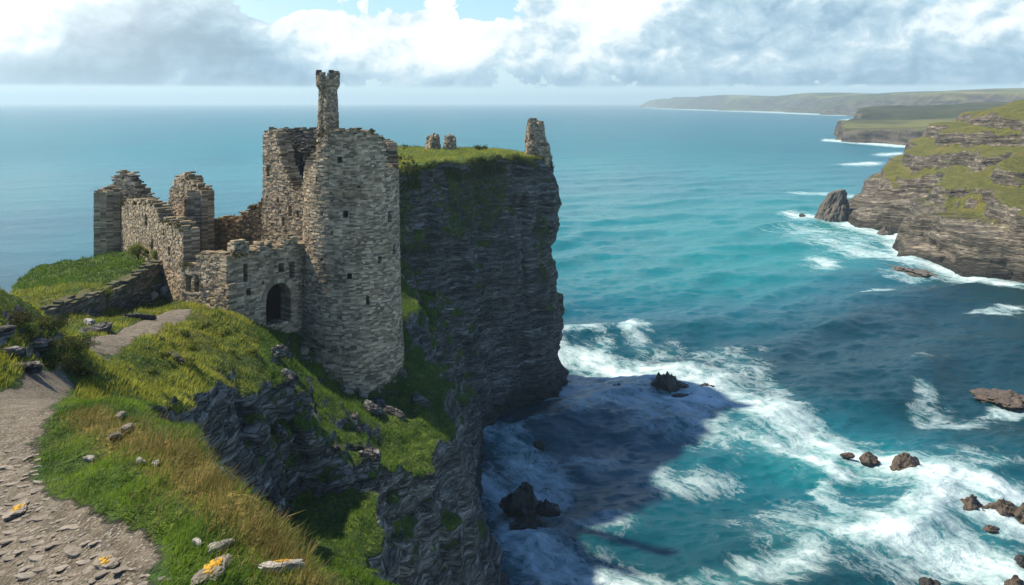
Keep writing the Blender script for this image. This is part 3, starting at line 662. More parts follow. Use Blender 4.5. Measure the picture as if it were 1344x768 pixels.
for r in SEA_ROCKS:
    spot(r[0], r[1] + 2, r[2] * 0.75 + 6, max(r[3] * 0.5, 4) + 3, 0.7)
spx, spy = spx0, spy0
shoal = (0.80 * np.exp(-((spx - 900) / 330) ** 2 - ((spy - 350) / 85) ** 2) + 0.40 * np.exp(-((spx - 800) / 400) ** 2 - ((spy - 240) / 90) ** 2)
         + 0.75 * np.exp(-((spx - 1080) / 160) ** 2 - ((spy - 590) / 60) ** 2) + 0.55 * np.exp(-((spx - 1230) / 200) ** 2 - ((spy - 690) / 80) ** 2)
         + 0.55 * np.exp(-((spx - 1080) / 150) ** 2 - ((spy - 300) / 60) ** 2) + 0.40 * sstep(330 - spy, 0, 160) + 0.55 * np.exp(-((spx - 100) / 420) ** 2 - ((spy - 280) / 130) ** 2)  # left blob puts the sky's glow on the water into its tint
         - 0.8 * np.exp(-((spx - 1340) / 230) ** 2 - ((spy - 455) / 80) ** 2) + 0.30 * np.exp(-((spx - 800) / 220) ** 2 - ((spy - 640) / 130) ** 2))  # last blob lightens and blues the water tint to lift the headland's shadow
shoal = shoal + fbm(SX / 40, SY / 60, 5.5, 4) * 0.22
far = sstep(SY, 150, 900)
def waves(x, y):
    wx = x + fbm(x / 30, y / 30, 1.2, 2) * 7; wy = y + fbm(x / 26, y / 26, 4.2, 2) * 7
    h = 0
    for (L, ang, a) in [(34, -68, 0.62), (21, -50, 0.34), (14, -84, 0.22), (9.5, -40, 0.15)]:
        k = 2 * math.pi / L; ph = k * (wx * math.cos(R(ang)) + wy * math.sin(R(ang)))
        h = h + a * (1 - 2 * np.abs(np.sin(ph / 2)) ** 1.3) * (0.45 + 1.1 * vnoise(x / 45, y / 45, L))
    h = h + fbm(x / 6.5, y / 4.0, 2.2, 4) * 0.36
    h = h + (0.5 - np.abs(fbm(x / 4.6, y / 2.8, 6.2, 3)) * 1.6) * 0.30 + (0.5 - np.abs(fbm(x / 1.9, y / 1.2, 3.2, 3)) * 1.6) * 0.16 * (1 - sstep(y, 130, 300))
    return h
fade = (1 - 0.55 * sstep(SY, 180, 420)) * (1 - sstep(SY, 420, 900)) * (1 - 0.75 * sstep(-SX, 10, 45))
SH = waves(SX, SY) * fade * 0.85
fo = np.clip(fo + (0.16 * sstep(SH, 0.45, 1.0) + 0.10 * fbm(SX / 9, SY / 14, 2.7, 3)) * (spy > 390) * sstep(fo, 0.05, 0.3) + 0.22 * sstep(SH, 0.70, 1.15) * (spy > 380), 0, 1)
SZ = SH + 0.25 * fo * fbm(SX / 1.8, SY / 1.8, 9.1, 3)
I = np.arange(SX.size).reshape(SX.shape)
sq = np.c_[I[:-1, :-1].ravel(), I[1:, :-1].ravel(), I[1:, 1:].ravel(), I[:-1, 1:].ravel()]
me = mesh_np('sea', np.c_[SX.ravel(), SY.ravel(), SZ.ravel()], sq)
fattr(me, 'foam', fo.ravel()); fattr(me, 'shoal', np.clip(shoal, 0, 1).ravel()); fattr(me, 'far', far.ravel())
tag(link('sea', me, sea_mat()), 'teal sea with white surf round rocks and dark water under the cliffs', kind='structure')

# ------------------------------------------------------------------ rocks in the sea
def rock_mesh(name, rx, ry, rz, seed, sharp=0.5, sub=5, rough=0.42, spread=True):
    import bmesh
    bm = bmesh.new(); bmesh.ops.create_icosphere(bm, subdivisions=sub, radius=1.0)
    v = np.array([q.co[:] for q in bm.verts]); f = np.array([[q.index for q in fc.verts] for fc in bm.faces]); bm.free()
    s = seed * 3.77
    d = 1 + rough * fbm(v[:, 0] * 1.3 + s, v[:, 1] * 1.3, v[:, 2] * 1.3, 5, 0.6) * 1.5
    rid = 1 - np.abs(fbm(v[:, 0] * 2 + s, v[:, 1] * 2 + 9, v[:, 2] * 2, 4)); d = d + sharp * 0.35 * (rid - 0.75)
    v = v * d[:, None]
    if spread:
        hgt = np.clip(v[:, 2], 0, 1.5); tp = 1 - 0.5 * sstep(hgt, 0.15, 1.1)
        v[:, 0] = v[:, 0] * tp + 0.25 * math.sin(s) * hgt; v[:, 1] *= tp
        v[:, 2] = np.where(v[:, 2] > 0, v[:, 2] * (0.8 + 0.45 * fbm(v[:, 0] * 1.4 + s, v[:, 1] * 1.4 + s, 0, 3, 0.5)), v[:, 2])
        lz = v[:, 2] * 4.5 + v[:, 0] * 1.2; v[:, 2] = np.where(v[:, 2] > 0, v[:, 2] * 0.5 + 0.5 * (np.floor(lz) + sstep(lz - np.floor(lz), 0.5, 1) - v[:, 0] * 1.2) / 4.5, v[:, 2])
    v = v * np.array([rx, ry, rz])
    return mesh_np(name, v, None, False, f)
for i, (px, py, w, h, dr, mt, lab) in enumerate(SEA_ROCKS):
    d = CH * FPX / (py - HZ); wm = w / FPX * d * 0.5; hm = h / FPX * d
    me = rock_mesh('sea_rock', wm, max(wm * dr, hm * 0.8), hm * 1.1, i + 1, rough=0.42 if w < 40 else 0.75)
    o = link('sea_rock', me, [M_ROCK, M_ROCKB, M_ROCKB, M_ROCKG][mt], None, ((px - 672) / FPX * d, d + wm * dr * 0.4, -0.1))
    o.rotation_euler[2] = random.uniform(-0.3, 0.3)
    tag(o, lab, 'rock', 'rocks in the sea')
# sea stack off the right cliff
d = CH * FPX / (289 - HZ)
me = rock_mesh('sea_stack', 6.2, 5.5, 10.5, 3.3, 0.7, 5, 0.34, False)
co = np.zeros(len(me.vertices) * 3, np.float32); me.vertices.foreach_get('co', co); co = co.reshape(-1, 3)
hz = np.clip(co[:, 2] / 10.0, 0, 1); co[:, 0] = co[:, 0] * (1 - 0.38 * hz) + 2.8 * hz; co[:, 1] *= (1 - 0.35 * hz); co[:, 2] = np.minimum(co[:, 2], 9.6 + 0.25 * co[:, 0]); me.vertices.foreach_set('co', co.ravel())
tag(link('sea_stack', me, M_ROCKG, None, ((1092 - 672) / FPX * d, d + 2, -0.5)), 'pointed grey sea stack standing off the right cliff', 'sea stack')

# ------------------------------------------------------------------ masonry
class Wall:
    """rubble masonry: courses of separate stones following a path; stones above the ragged top or inside an opening are left out"""
    def __init__(s): s.v = []; s.n = 0
    def block(s, c):
        s.v.append(c)
    def course_wall(s, frame, length, thick, z0, z1, top, openings=(), course=(0.085, 0.165), blen=(0.16, 0.55), jit=0.016, leaves=2, bulge=0.05, rag=0.30, seed=0, inner=True):
        r = np.random.default_rng(seed + 100)
        z = z0
        while z < z1:
            h = r.uniform(*course)
            for lf in range(leaves):
                if leaves > 1 and lf == leaves - 1 and not inner: continue
                ta = -thick / 2 + thick / leaves * lf; tb = ta + thick / leaves
                u = -r.uniform(0, 0.4)
                while u < length:
                    l = r.uniform(*blen); u0, u1 = max(u, 0), min(u + l, length); u = u + l
                    if u1 - u0 < 0.06: continue
                    uc = (u0 + u1) / 2; zc = z + h / 2
                    if zc > top(uc) + r.uniform(-rag, rag * 0.5): continue
                    skip = False; cut0, cut1 = u0, u1
                    for (oc, oz0, oz1, hw, arch) in openings:
                        ww = hw
                        if zc < oz0 or zc > oz1: continue
                        if arch and zc > oz1 - hw: ww = math.sqrt(max(hw * hw - (zc - (oz1 - hw)) ** 2, 0.0))
                        if cut1 > oc - ww and cut0 < oc + ww:
                            if cut0 >= oc - ww and cut1 <= oc + ww: skip = True; break
                            if cut0 < oc - ww and cut1 > oc + ww:
                                s.emit(r, frame, cut0, oc - ww, ta, tb, z, h, jit, bulge, lf, leaves); cut0 = oc + ww
                            elif cut0 < oc - ww: cut1 = oc - ww
                            else: cut0 = oc + ww
                    if skip or cut1 - cut0 < 0.03: continue
                    s.emit(r, frame, cut0, cut1, ta, tb, z, h, jit, bulge, lf, leaves)
            z += h
    def emit(s, r, frame, u0, u1, ta, tb, z, h, jit, bulge, lf, leaves):
        e = 0.008
        a0 = ta - (r.uniform(-0.3, 1) * bulge if lf == 0 else 0.02); b0 = tb + (r.uniform(-0.3, 1) * bulge if lf == leaves - 1 else 0.02)
        pts = []
        for zz in (z - e, z + h + e):
            for (uu, tt) in ((u0 - e, a0), (u1 + e, a0), (u1 + e, b0), (u0 - e, b0)):
                X, Y = frame(uu, tt, zz); pts.append((X, Y, zz))
        s.v.append(np.array(pts) + r.uniform(-jit, jit, (8, 3)))
    def mesh(s, name):
        v = np.concatenate(s.v); n = len(s.v); base = (np.arange(n) * 8)[:, None, None]
        f = np.array([[0, 3, 2, 1], [4, 5, 6, 7], [0, 1, 5, 4], [1, 2, 6, 5], [2, 3, 7, 6], [3, 0, 4, 7]])[None]
        return mesh_np(name, v, (base + f).reshape(-1, 4), False)
def line_frame(a, b):
    a = np.array(a, float); b = np.array(b, float); L = np.hypot(*(b - a)); t = (b - a) / L; n = np.array([t[1], -t[0]])   # outer face is to the right of a->b
    return (lambda u, w, z: tuple(a + t * u - n * w)), L
def ring_frame(cx, cy, rf, a0=0.0, sgn=1):
    """u runs in metres on a circle of radius rf(0); angle 0 faces the camera, growing to the right"""
    def fr(u, w, z):
        r0 = rf(z); ang = a0 + u / RR[0]; rr = r0 - w
        return cx + math.sin(ang) * rr, cy - math.cos(ang) * rr
    return fr
RR = [1.0]
def prof(pts):
    xs = [p[0] for p in pts]; zs_ = [p[1] for p in pts]
    return lambda u: float(np.interp(u, xs, zs_))
def zat(py, d): return CH - (py - HZ) / FPX * d
def px_line(a, b):
    """(column, depth) ends -> frame, length and a function column -> distance along the wall"""
    A, B = XY(*a), XY(*b); fr, L = line_frame(A, B)
    def s_of(px):
        k = (px - 672) / FPX; den = (B[0] - A[0]) - k * (B[1] - A[1]); t = (k * A[1] - A[0]) / den; return t * L
    def d_of(px): return A[1] + (B[1] - A[1]) * s_of(px) / L
    return fr, L, s_of, d_of
def lintels(owner, fr, ops, seed, minw=0.19):
    """dressed stone over and under each square-headed opening"""
    r = np.random.default_rng(seed + 500)
    for (oc, z0, z1, hw_, arch_) in ops:
        if hw_ < minw or hw_ > 0.6: continue
        for nm, za, zb_, ex in (('lintel', z1 - 0.01, z1 + r.uniform(.13, .2), .18), ('sill', z0 - r.uniform(.09, .13), z0 + 0.01, .10)):
            e0, e1 = hw_ + ex * r.uniform(.6, 1.3), hw_ + ex * r.uniform(.6, 1.3); pr = r.uniform(.05, .10)
            v = [(*fr(u, t, 0.5 * (za + zb_)), zz) for zz in (za, zb_) for (u, t) in ((oc - e0, -pr), (oc + e1, -pr), (oc + e1, 0.3), (oc - e0, 0.3))]
            v = np.array(v) + r.uniform(-.012, .012, (8, 3))
            link(nm, mesh_np(nm, v, np.array([[0, 3, 2, 1], [4, 5, 6, 7], [0, 1, 5, 4], [1, 2, 6, 5], [2, 3, 7, 6], [3, 0, 4, 7]]), False), M_DRESSED, owner)
def wall_px(name, a, b, thick, zbase, topline, wins=(), seed=0, parent=None, mat=None, plants=0, **kw):
    """a wall between two (column, depth) ends; topline and windows in columns/rows"""
    fr0, L, s_of, d_of = px_line(a, b)
    fr = lambda u, w, z: fr0(u, w + thick / 2, z)
    tp = sorted([(s_of(px), zat(py, d_of(px))) for px, py in topline]); top = prof(tp)
    ops = [(s_of(px), zat(py + hh, d_of(px)), zat(py - hh, d_of(px)), hwm, arch) for (px, py, hh, hwm, arch) in wins]
    w = Wall(); w.course_wall(fr, L, thick, zbase, max(p[1] for p in tp) + 0.4, top, ops, seed=seed, **kw)
    o = link(name, w.mesh(name), mat or M_STONE, parent)
    if plants: wall_plants(o, fr0, L, thick, top, seed, plants)
    if parent: lintels(o, fr0, [q for q in ops if not q[4]], seed)
    return o

def leaf_mesh(name, pts, nrm, size, tint):
    n = len(pts); a = rng.normal(0, 1, (n, 3)) + nrm * 0.8; a /= np.linalg.norm(a, axis=1, keepdims=True)
    b = np.cross(a, rng.normal(0, 1, (n, 3))); b /= np.linalg.norm(b, axis=1, keepdims=True); c = np.cross(a, b)
    s_ = size[:, None]
    v = np.stack([pts - b * s_ * 0.5, pts + c * s_ * 0.28, pts + b * s_ * 0.5 + a * s_ * 0.12, pts - c * s_ * 0.28], 1).reshape(-1, 3)
    me = mesh_np(name, v, (np.arange(n) * 4)[:, None] + np.array([[0, 1, 2, 3]]), True)
    at = me.attributes.new('tint', 'FLOAT_COLOR', 'POINT'); col = np.ones((n, 4, 4), np.float32); col[:, :, :3] = tint[:, None, :]; at.data.foreach_set('color', col.ravel())
    return me
def mixc(a, b, t): return np.array(a)[None] * (1 - t)[:, None] + np.array(b)[None] * t[:, None]
def wall_plants(owner, frame, length, thick, top, seed, dens=1.6, thr=0.0):
    """tufts of moss and small plants rooted in the broken wall top"""
    r = np.random.default_rng(seed + 900); pts = []
    for k in range(int(length * dens)):
        u = r.uniform(0, length)
        if float(fbm(np.array([u / 1.7]), seed * 1.3, 0.5, 2)[0]) < thr: continue
        w_ = r.uniform(-0.1, thick); X, Y = frame(u, w_ - thick / 2, 0); z_ = top(u) - r.uniform(0.0, 0.25); m = int(r.integers(25, 60)); rad = r.uniform(0.12, 0.36)
        d_ = r.normal(0, 1, (m, 3)) * rad * np.array([0.5, 0.5, 0.42]); pts.append(d_ + np.array([X, Y, z_ + rad * 0.1]))
    if not pts: return
    pts = np.concatenate(pts); t = np.clip(r.normal(0.4, 0.3, len(pts)), 0, 1)
    o = link('foliage', leaf_mesh('foliage', pts, np.tile([[0, 0, 1.0]], (len(pts), 1)), r.uniform(0.09, 0.2, len(pts)), mixc((0.018, 0.024, 0.008), (0.085, 0.085, 0.025), t)), M_BLADE, owner)
    return o
castle = empty('castle_ruin', (-22, 72, 24.0))
tag(castle, 'ruined grey stone castle with a round tower above the cliff edge', 'castle')
castle_off = Vector((-22, 72, 24.0))
def part(o):
    o.location = -castle_off; return o
# round tower
TC = (-13.05, 72.2)
rt = lambda z: float(np.interp(z, [13, 17, 21, 26, 38], [4.55, 4.35, 4.12, 3.92, 3.72]))
RR[0] = 3.9
fr_t = ring_frame(TC[0], TC[1], rt, 0.0)
def ang_top(u):
    a = math.degrees(u / 3.9); a = (a + 180) % 360 - 180
    return float(np.interp(a, [-180, -120, -95, -80, -69, -55, -46, -38, -30, -23, -18, 40, 46, 52, 60, 90, 105, 112, 150, 165, 180],
                           [37.0, 36.2, 35.2, 34.6, 34.4, 34.6, 34.9, 35.5, 36.0, 37.0, 37.9, 37.8, 37.2, 36.6, 34.8, 34.8, 35.2, 36.6, 36.8, 36.9, 37.0]))
def tw(px, py, w, h):
    a = math.asin(max(-0.98, min(0.98, (px - 460.5) / 62.5))); dd = TC[1] - 3.8 * math.cos(a)
    zc = zat(py, dd); u = a * 3.9
    if u < 0: u += 2 * math.pi * 3.9
    return (u, zc - h / 2, zc + h / 2, w / 2, False)
tower_w = [tw(463, 281, .55, .62), tw(456, 210, .40, .5), tw(401, 263, .50, .85), tw(433, 281, .25, .35), tw(415, 282, .25, .3), tw(515, 284, .5, .9), tw(519, 327, .5, .8), tw(504, 341, .35, .55),
           tw(469, 362, .38, .5), tw(490, 393, .3, .6), tw(433, 341, .25, .3), tw(447, 305, .2, .25), tw(480, 245, .22, .25), tw(425, 235, .22, .3), tw(410, 244, .22, .3)]
w = Wall(); Lc = 2 * math.pi * 3.9
fr_t0 = lambda u, t, z: fr_t(u, t + 0.75, z)
w.course_wall(fr_t0, Lc, 1.5, 13.0, 38.3, ang_top, tower_w, course=(0.085, 0.155), blen=(0.18, 0.55), seed=1, bulge=0.05)
round_tower = part(link('round_tower', w.mesh('round_tower'), M_STONE, castle))
lintels(round_tower, fr_t, tower_w, 1)
wall_plants(round_tower, fr_t, Lc, 1.3, ang_top, 1, 2.2)
def disc(name, cx, cy, z, r, mat, parent):
    n = 32; v = [(cx + r * math.cos(2 * math.pi * k / n), cy + r * math.sin(2 * math.pi * k / n), z + 0.05 * ((k * 7) % 3)) for k in range(n)] + [(cx, cy, z + 0.2)]
    me = bpy.data.meshes.new(name); me.from_pydata(v, [], [(k, (k + 1) % n, n) for k in range(n)]); return part(link(name, me, mat, parent))
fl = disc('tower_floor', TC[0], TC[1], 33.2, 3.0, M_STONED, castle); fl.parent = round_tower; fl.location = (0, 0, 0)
def sub(o, p):
    o.parent = p; o.location = (0, 0, 0); return o

# keep
keep = part(wall_px('keep', (345, 80.5), (421, 75.0), 1.4, 23.0,
    [(345, 176), (352, 172), (359, 173), (363, 178), (366, 192), (369, 207), (372, 222), (378, 230), (382, 243), (394, 246), (398, 238), (405, 234), (412, 228), (421, 224)],
    [(352, 224, 8, .26, False), (381, 277, 8, .28, True), (391, 281, 5, .2, False), (372, 291, 6, .18, False), (365, 262, 4, .16, False)], 2, castle, rag=0.22, plants=3.0))
sub(wall_px('side_wall', (356, 93), (346.5, 80.7), 1.4, 23.0, [(356, 170), (346.5, 174)], [], 3), keep)
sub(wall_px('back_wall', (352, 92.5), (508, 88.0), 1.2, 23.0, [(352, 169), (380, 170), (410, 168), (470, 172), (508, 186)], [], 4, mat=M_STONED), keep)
sub(wall_px('inner_wall', (358, 89.0), (440, 85.0), 0.8, 23.0, [(358, 172), (366, 169), (400, 170), (425, 172), (440, 175)], [(392, 222, 22, .62, False), (409, 214, 14, .5, True)], 5, mat=M_STONED), keep)  # interior shade put into the darker stone colour, as on the back wall
# slender turret: two shafts that merge, crowned with battlements
def turret():
    X, Y = XY(430.5, 77.3)
    w = Wall()
    for (dx, dy, r0, r1, z1, sd) in [(-0.30, 0.12, 0.70, 0.47, 41.4, 21), (0.25, -0.12, 0.80, 0.52, 41.4, 22)]:
        rf = lambda z, r0=r0, r1=r1: float(np.interp(z, [27, 36, 41.4], [r0 * 1.05, r0, r1]))
        RR[0] = r0; f = ring_frame(X + dx, Y + dy, rf); f2 = (lambda u, t, z, f=f: f(u, t + 0.3, z))
        # bake the ring scale
        RRr = r0
        def f3(u, t, z, cx=X + dx, cy=Y + dy, rf=rf, RRr=RRr):
            a = u / RRr; rr = rf(z) - (t + 0.3); return cx + math.sin(a) * rr, cy - math.cos(a) * rr
        w.course_wall(f3, 2 * math.pi * r0, 0.6, 27.0, z1, lambda u: 50.0, [], course=(0.11, 0.19), blen=(0.16, 0.36), seed=sd, leaves=1, bulge=0.06, jit=0.02)
    t = part(link('turret', w.mesh('turret'), M_STONE, castle))
    w = Wall()
    def crown(r, z0, z1, th, sd, top=lambda u: 50.0):
        def f3(u, tt, z): a = u / r; rr = r - (tt + th / 2); return X + math.sin(a) * rr, Y - math.cos(a) * rr
        w.course_wall(f3, 2 * math.pi * r, th, z0, z1, top, [], course=(0.15, 0.2), blen=(0.25, 0.42), seed=sd, leaves=1, bulge=0.04, jit=0.02, rag=0.05)
    crown(0.84, 41.15, 41.35, 0.7, 31); crown(0.95, 41.3, 41.5, 0.6, 33); crown(1.0, 41.45, 42.15, 0.45, 32)
    sub(link('parapet', w.mesh('parapet'), M_STONE), t)
    for k in range(7):
        w = Wall(); a0 = k / 7 * 2 * math.pi + 0.3
        def f4(u, tt, z): a = a0 + u / 1.0; rr = 1.0 - (tt + 0.19); return X + math.sin(a) * rr, Y - math.cos(a) * rr
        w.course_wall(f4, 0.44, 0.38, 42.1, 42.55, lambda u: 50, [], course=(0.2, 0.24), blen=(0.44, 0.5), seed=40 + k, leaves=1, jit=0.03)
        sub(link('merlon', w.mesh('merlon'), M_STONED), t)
turret()
# cross wall between the keep and the gable
part(wall_px('cross_wall', (276, 85.0), (362, 82.0), 1.1, 23.5, [(276, 290), (285, 286), (300, 285), (312, 282), (320, 278), (330, 270), (338, 268), (345, 258), (350, 246), (357, 240), (362, 236)], [(296, 322, 10, .4, False)], 6, castle, M_STONE_BOUNCE, plants=3.0, rag=0.5))
# jagged stub at the keep's corner
part(wall_px('corner_stub', (343, 81.0), (360, 80.2), 0.9, 24.0, [(343, 276), (348, 262), (351, 246), (355, 240), (360, 250)], [], 16, castle, plants=3.0))
# gable walls on the left
g2 = part(wall_px('gable_wall', (221, 85.5), (265, 80.0), 1.15, 23.5, [(221, 262), (224, 246), (230, 234), (236, 230), (240, 227), (246, 230), (251, 236), (257, 243), (265, 249)],
    [(245, 277, 16, .52, True), (254, 322, 6, .3, False)], 7, castle, plants=3.0, rag=0.55))
sub(wall_px('return_wall', (265, 80.2), (281, 86.0), 1.3, 23.5, [(265, 250), (268, 256), (272, 260), (275, 275), (281, 284)], [], 8, rag=0.6), g2)
g1 = part(wall_px('corner_tower', (125, 88), (140, 84.5), 1.2, 20.0, [(125, 256), (130, 250), (136, 249), (140, 251)], [], 9, castle, plants=3.0, rag=0.6))
sub(wall_px('tower_side', (140, 84.6), (161, 88.5), 1.2, 20.0, [(140, 251), (146, 249), (150, 246), (161, 250)], [], 10), g1)
sub(wall_px('broken_gable', (143, 90.5), (200, 88.0), 1.1, 20.0, [(143, 254), (147, 238), (150, 229), (156, 227), (170, 228), (175, 240), (180, 246), (186, 252), (193, 260), (200, 266)], [], 11, rag=0.6), g1)
# curtain wall towards the corner
cw = part(wall_px('curtain_wall', (160, 84.0), (241, 68.5), 1.2, 21.5, [(160, 268), (166, 263), (185, 264), (203, 268), (206, 276), (212, 288), (222, 290), (232, 292), (241, 299)],
    [(192, 289, 8, .42, True), (200, 321, 8, .40, True), (222, 330, 7, .34, False), (215, 305, 5, .22, False)], 12, castle, plants=3.0, rag=0.5))
hw = part(wall_px('corner_wall', (238, 68.7), (298, 65.3), 1.2, 21.5, [(238, 346), (246, 344), (257, 346), (260, 332), (266, 331), (282, 333), (298, 333)],
    [(247.5, 372, 12, .38, False), (258.5, 372, 12, .30, False)], 13, castle, plants=3.0))
sub(wall_px('buttress', (266, 66.2), (301, 64.4), 1.3, 20.5, [(266, 404), (272, 396), (280, 391), (287, 384), (293, 372), (301, 372)], [], 14, rag=0.4), hw)
# gate wall with arch and merlons
GA, GB = (297, 65.2), (404, 70.6)
gw = part(wall_px('gate_wall', GA, GB, 1.7, 20.0, [(297, 334), (312, 331), (330, 329), (350, 326), (370, 323), (404, 318)],
    [(365.5, 398, 27, 1.12, True), (369, 351, 6.5, .26, False), (383, 354, 11, .26, False), (322, 358, 12, .20, False), (326, 383, 5, .2, False), (345, 372, 3, .12, False)], 15, castle, rag=0.15, plants=3.0))
fr0, L, s_of, d_of = px_line(GA, GB)
sg = s_of(365.5); dg = d_of(365.5); zt = zat(371, dg); zb = zat(425, dg)
w = Wall(); r = np.random.default_rng(77)
for k in range(13):                                             # voussoirs
    a0, a1 = math.pi * k / 13, math.pi * (k + 1) / 13; rr0, rr1 = 1.10, 1.48 + r.uniform(-.06, .06); zc = zt - 1.12; pts = []
    for tt in (-0.06 - r.uniform(0, .04), 0.7):
        for (aa, rr) in ((a0, rr0), (a1, rr0), (a1, rr1), (a0, rr1)):
            X, Y = fr0(sg + math.cos(aa) * rr, tt, 0); pts.append((X, Y, zc + math.sin(aa) * rr))
    w.v.append(np.array(pts))
arch = sub(link('gate_arch', w.mesh('gate_arch'), M_STONE), gw)
def pane_box(name, parent, u0, u1, t0, t1, z0, z1, mat, fr):
    v = [(*fr(u, t, 0), z) for z in (z0, z1) for (u, t) in ((u0, t0), (u1, t0), (u1, t1), (u0, t1))]
    me = bpy.data.meshes.new(name); me.from_pydata(v, [], [(0, 3, 2, 1), (4, 5, 6, 7), (0, 1, 5, 4), (1, 2, 6, 5), (2, 3, 7, 6), (3, 0, 4, 7)]); return sub(link(name, me, mat), parent)
m_, t_, b_ = new_mat('shade_dark_timber'); pp = t_.pos(); xx, yy, zz_ = t_.sep(pp)
t_.put(b_.inputs['Base Color'], t_.ramp(t_.noise(t_.comb(t_.mul(xx, 6), t_.mul(yy, 6), zz_), 1.2, 5), [(0.3, (0.006, 0.004, 0.003)), (0.7, (0.017, 0.011, 0.008))])); b_.inputs['Roughness'].default_value = 0.95; b_.inputs['Specular IOR Level'].default_value = 0.05  # blackened for shade in the gate arch; bush stems share it
M_TIMBER = m_
pane_box('dark_passage_pane', gw, sg - 1.25, sg + 1.25, 1.35, 1.5, 20.5, zt + 0.05, M_TIMBER, fr0)  # added timber pane; its near-black colour gives the passage its shade
for (p0, p1, py) in [(308, 328, 312), (342, 358, 313), (374, 391, 307)]:
    s0, s1 = s_of(p0), s_of(p1); zt2 = zat(py + 4, d_of((p0 + p1) / 2)); zb2 = zat(330 - (p0 - 308) * 0.11, d_of(p0)) - 0.3
    w = Wall(); frm = (lambda u, t, z, s0=s0: fr0(s0 + u, t + 0.55, z)); jg = np.random.default_rng(int(p0)).uniform(-0.38, 0.12, 6); w.course_wall(frm, s1 - s0, 0.9, zb2, zt2 + 0.1, lambda u, s0=s0, s1=s1, jg=jg, zt2=zt2: zt2 + float(np.interp(u / (s1 - s0) * 5, range(6), jg)), [], seed=int(p0), leaves=2)
    sub(link('merlon', w.mesh('merlon'), M_STONE), gw)
# mullion of the twin window
fr1, L1, s1_, d1_ = px_line((238, 68.7), (298, 65.3))
um = s1_(253.2); dm = d1_(253.2)
pane_box('mullion', hw, um - .09, um + .09, 0.05, 0.35, zat(385, dm), zat(359, dm), M_STONE, fr1)

# retaining wall below the left bank
rw = wall_px('retaining_wall', (70, 56.5), (214, 73.5), 1.0, 22.0, [(70, 404), (90, 396), (110, 391), (130, 384), (150, 377), (170, 366), (190, 355), (205, 346), (214, 343)], [], 50, None, M_STONED, blen=(0.35, 1.0))
tag(rw, 'low dark dry-stone wall holding the grass bank left of the castle', 'wall')

# ruins out on the headland
def stump(name, px, d, zb, tiers, seed, label, cat, group=None):
    X, Y = XY(px, d); root = empty(name, (X, Y, zb)); tag(root, label, cat, group)
    for k, (r0, r1, z0, z1, nm, dx) in enumerate(tiers):
        w = Wall(); zz0, zz1 = zb + z0, zb + z1
        def f(u, t, z):
            a = u / r0; rr = float(np.interp(z, [zz0, zz1], [r0, r1])) - (t + r0 * 0.35) + 0.12 * math.sin(3 * a + k + seed); return dx + math.sin(a) * rr, -math.cos(a) * rr
        jag = np.random.default_rng(seed + k).uniform(-0.9, 0.0, 9)
        w.course_wall(f, 2 * math.pi * r0, r0 * 0.7, zz0, zz1, lambda u: zz1 + float(np.interp(u / (2 * math.pi * r0) * 8, range(9), jag)), [], course=(0.13, 0.24), blen=(0.2, 0.55), seed=seed + k, leaves=1, bulge=0.12, jit=0.035)
        # filled core
        me = rock_mesh('core', r1 * 0.8, r1 * 0.8, (z1 - z0) * 0.52, seed + k, 0.5, 3, 0.2, False)
        o = link(nm, w.mesh(nm), M_STONE, root, (0, 0, -zb)); c = link('rubble_core', me, M_STONED, o, (dx, 0, (zz0 + zz1) / 2 - 0.2))
    return root
stump('watchtower_ruin', 704, 126.2, 32.4, [(1.95, 1.65, -7.0, 2.3, 'lower_stage', 0.1), (1.5, 0.95, 1.9, 5.2, 'upper_stage', -0.15)], 60, 'broken stone watchtower on the far corner of the headland cliff', 'tower')
stump('masonry_stump', 568.5, 128, 33.0, [(1.15, 0.75, -0.5, 2.5, 'stump_wall', 0.0)], 70, 'taller tapering stump of ruined wall on the headland grass', 'ruin', 'stone stumps on the headland')
stump('masonry_stump', 591.5, 128, 33.0, [(0.95, 0.72, -0.5, 2.3, 'stump_wall', 0.0)], 75, 'shorter upright stump of ruined wall, nearer the headland tip', 'ruin', 'stone stumps on the headland')

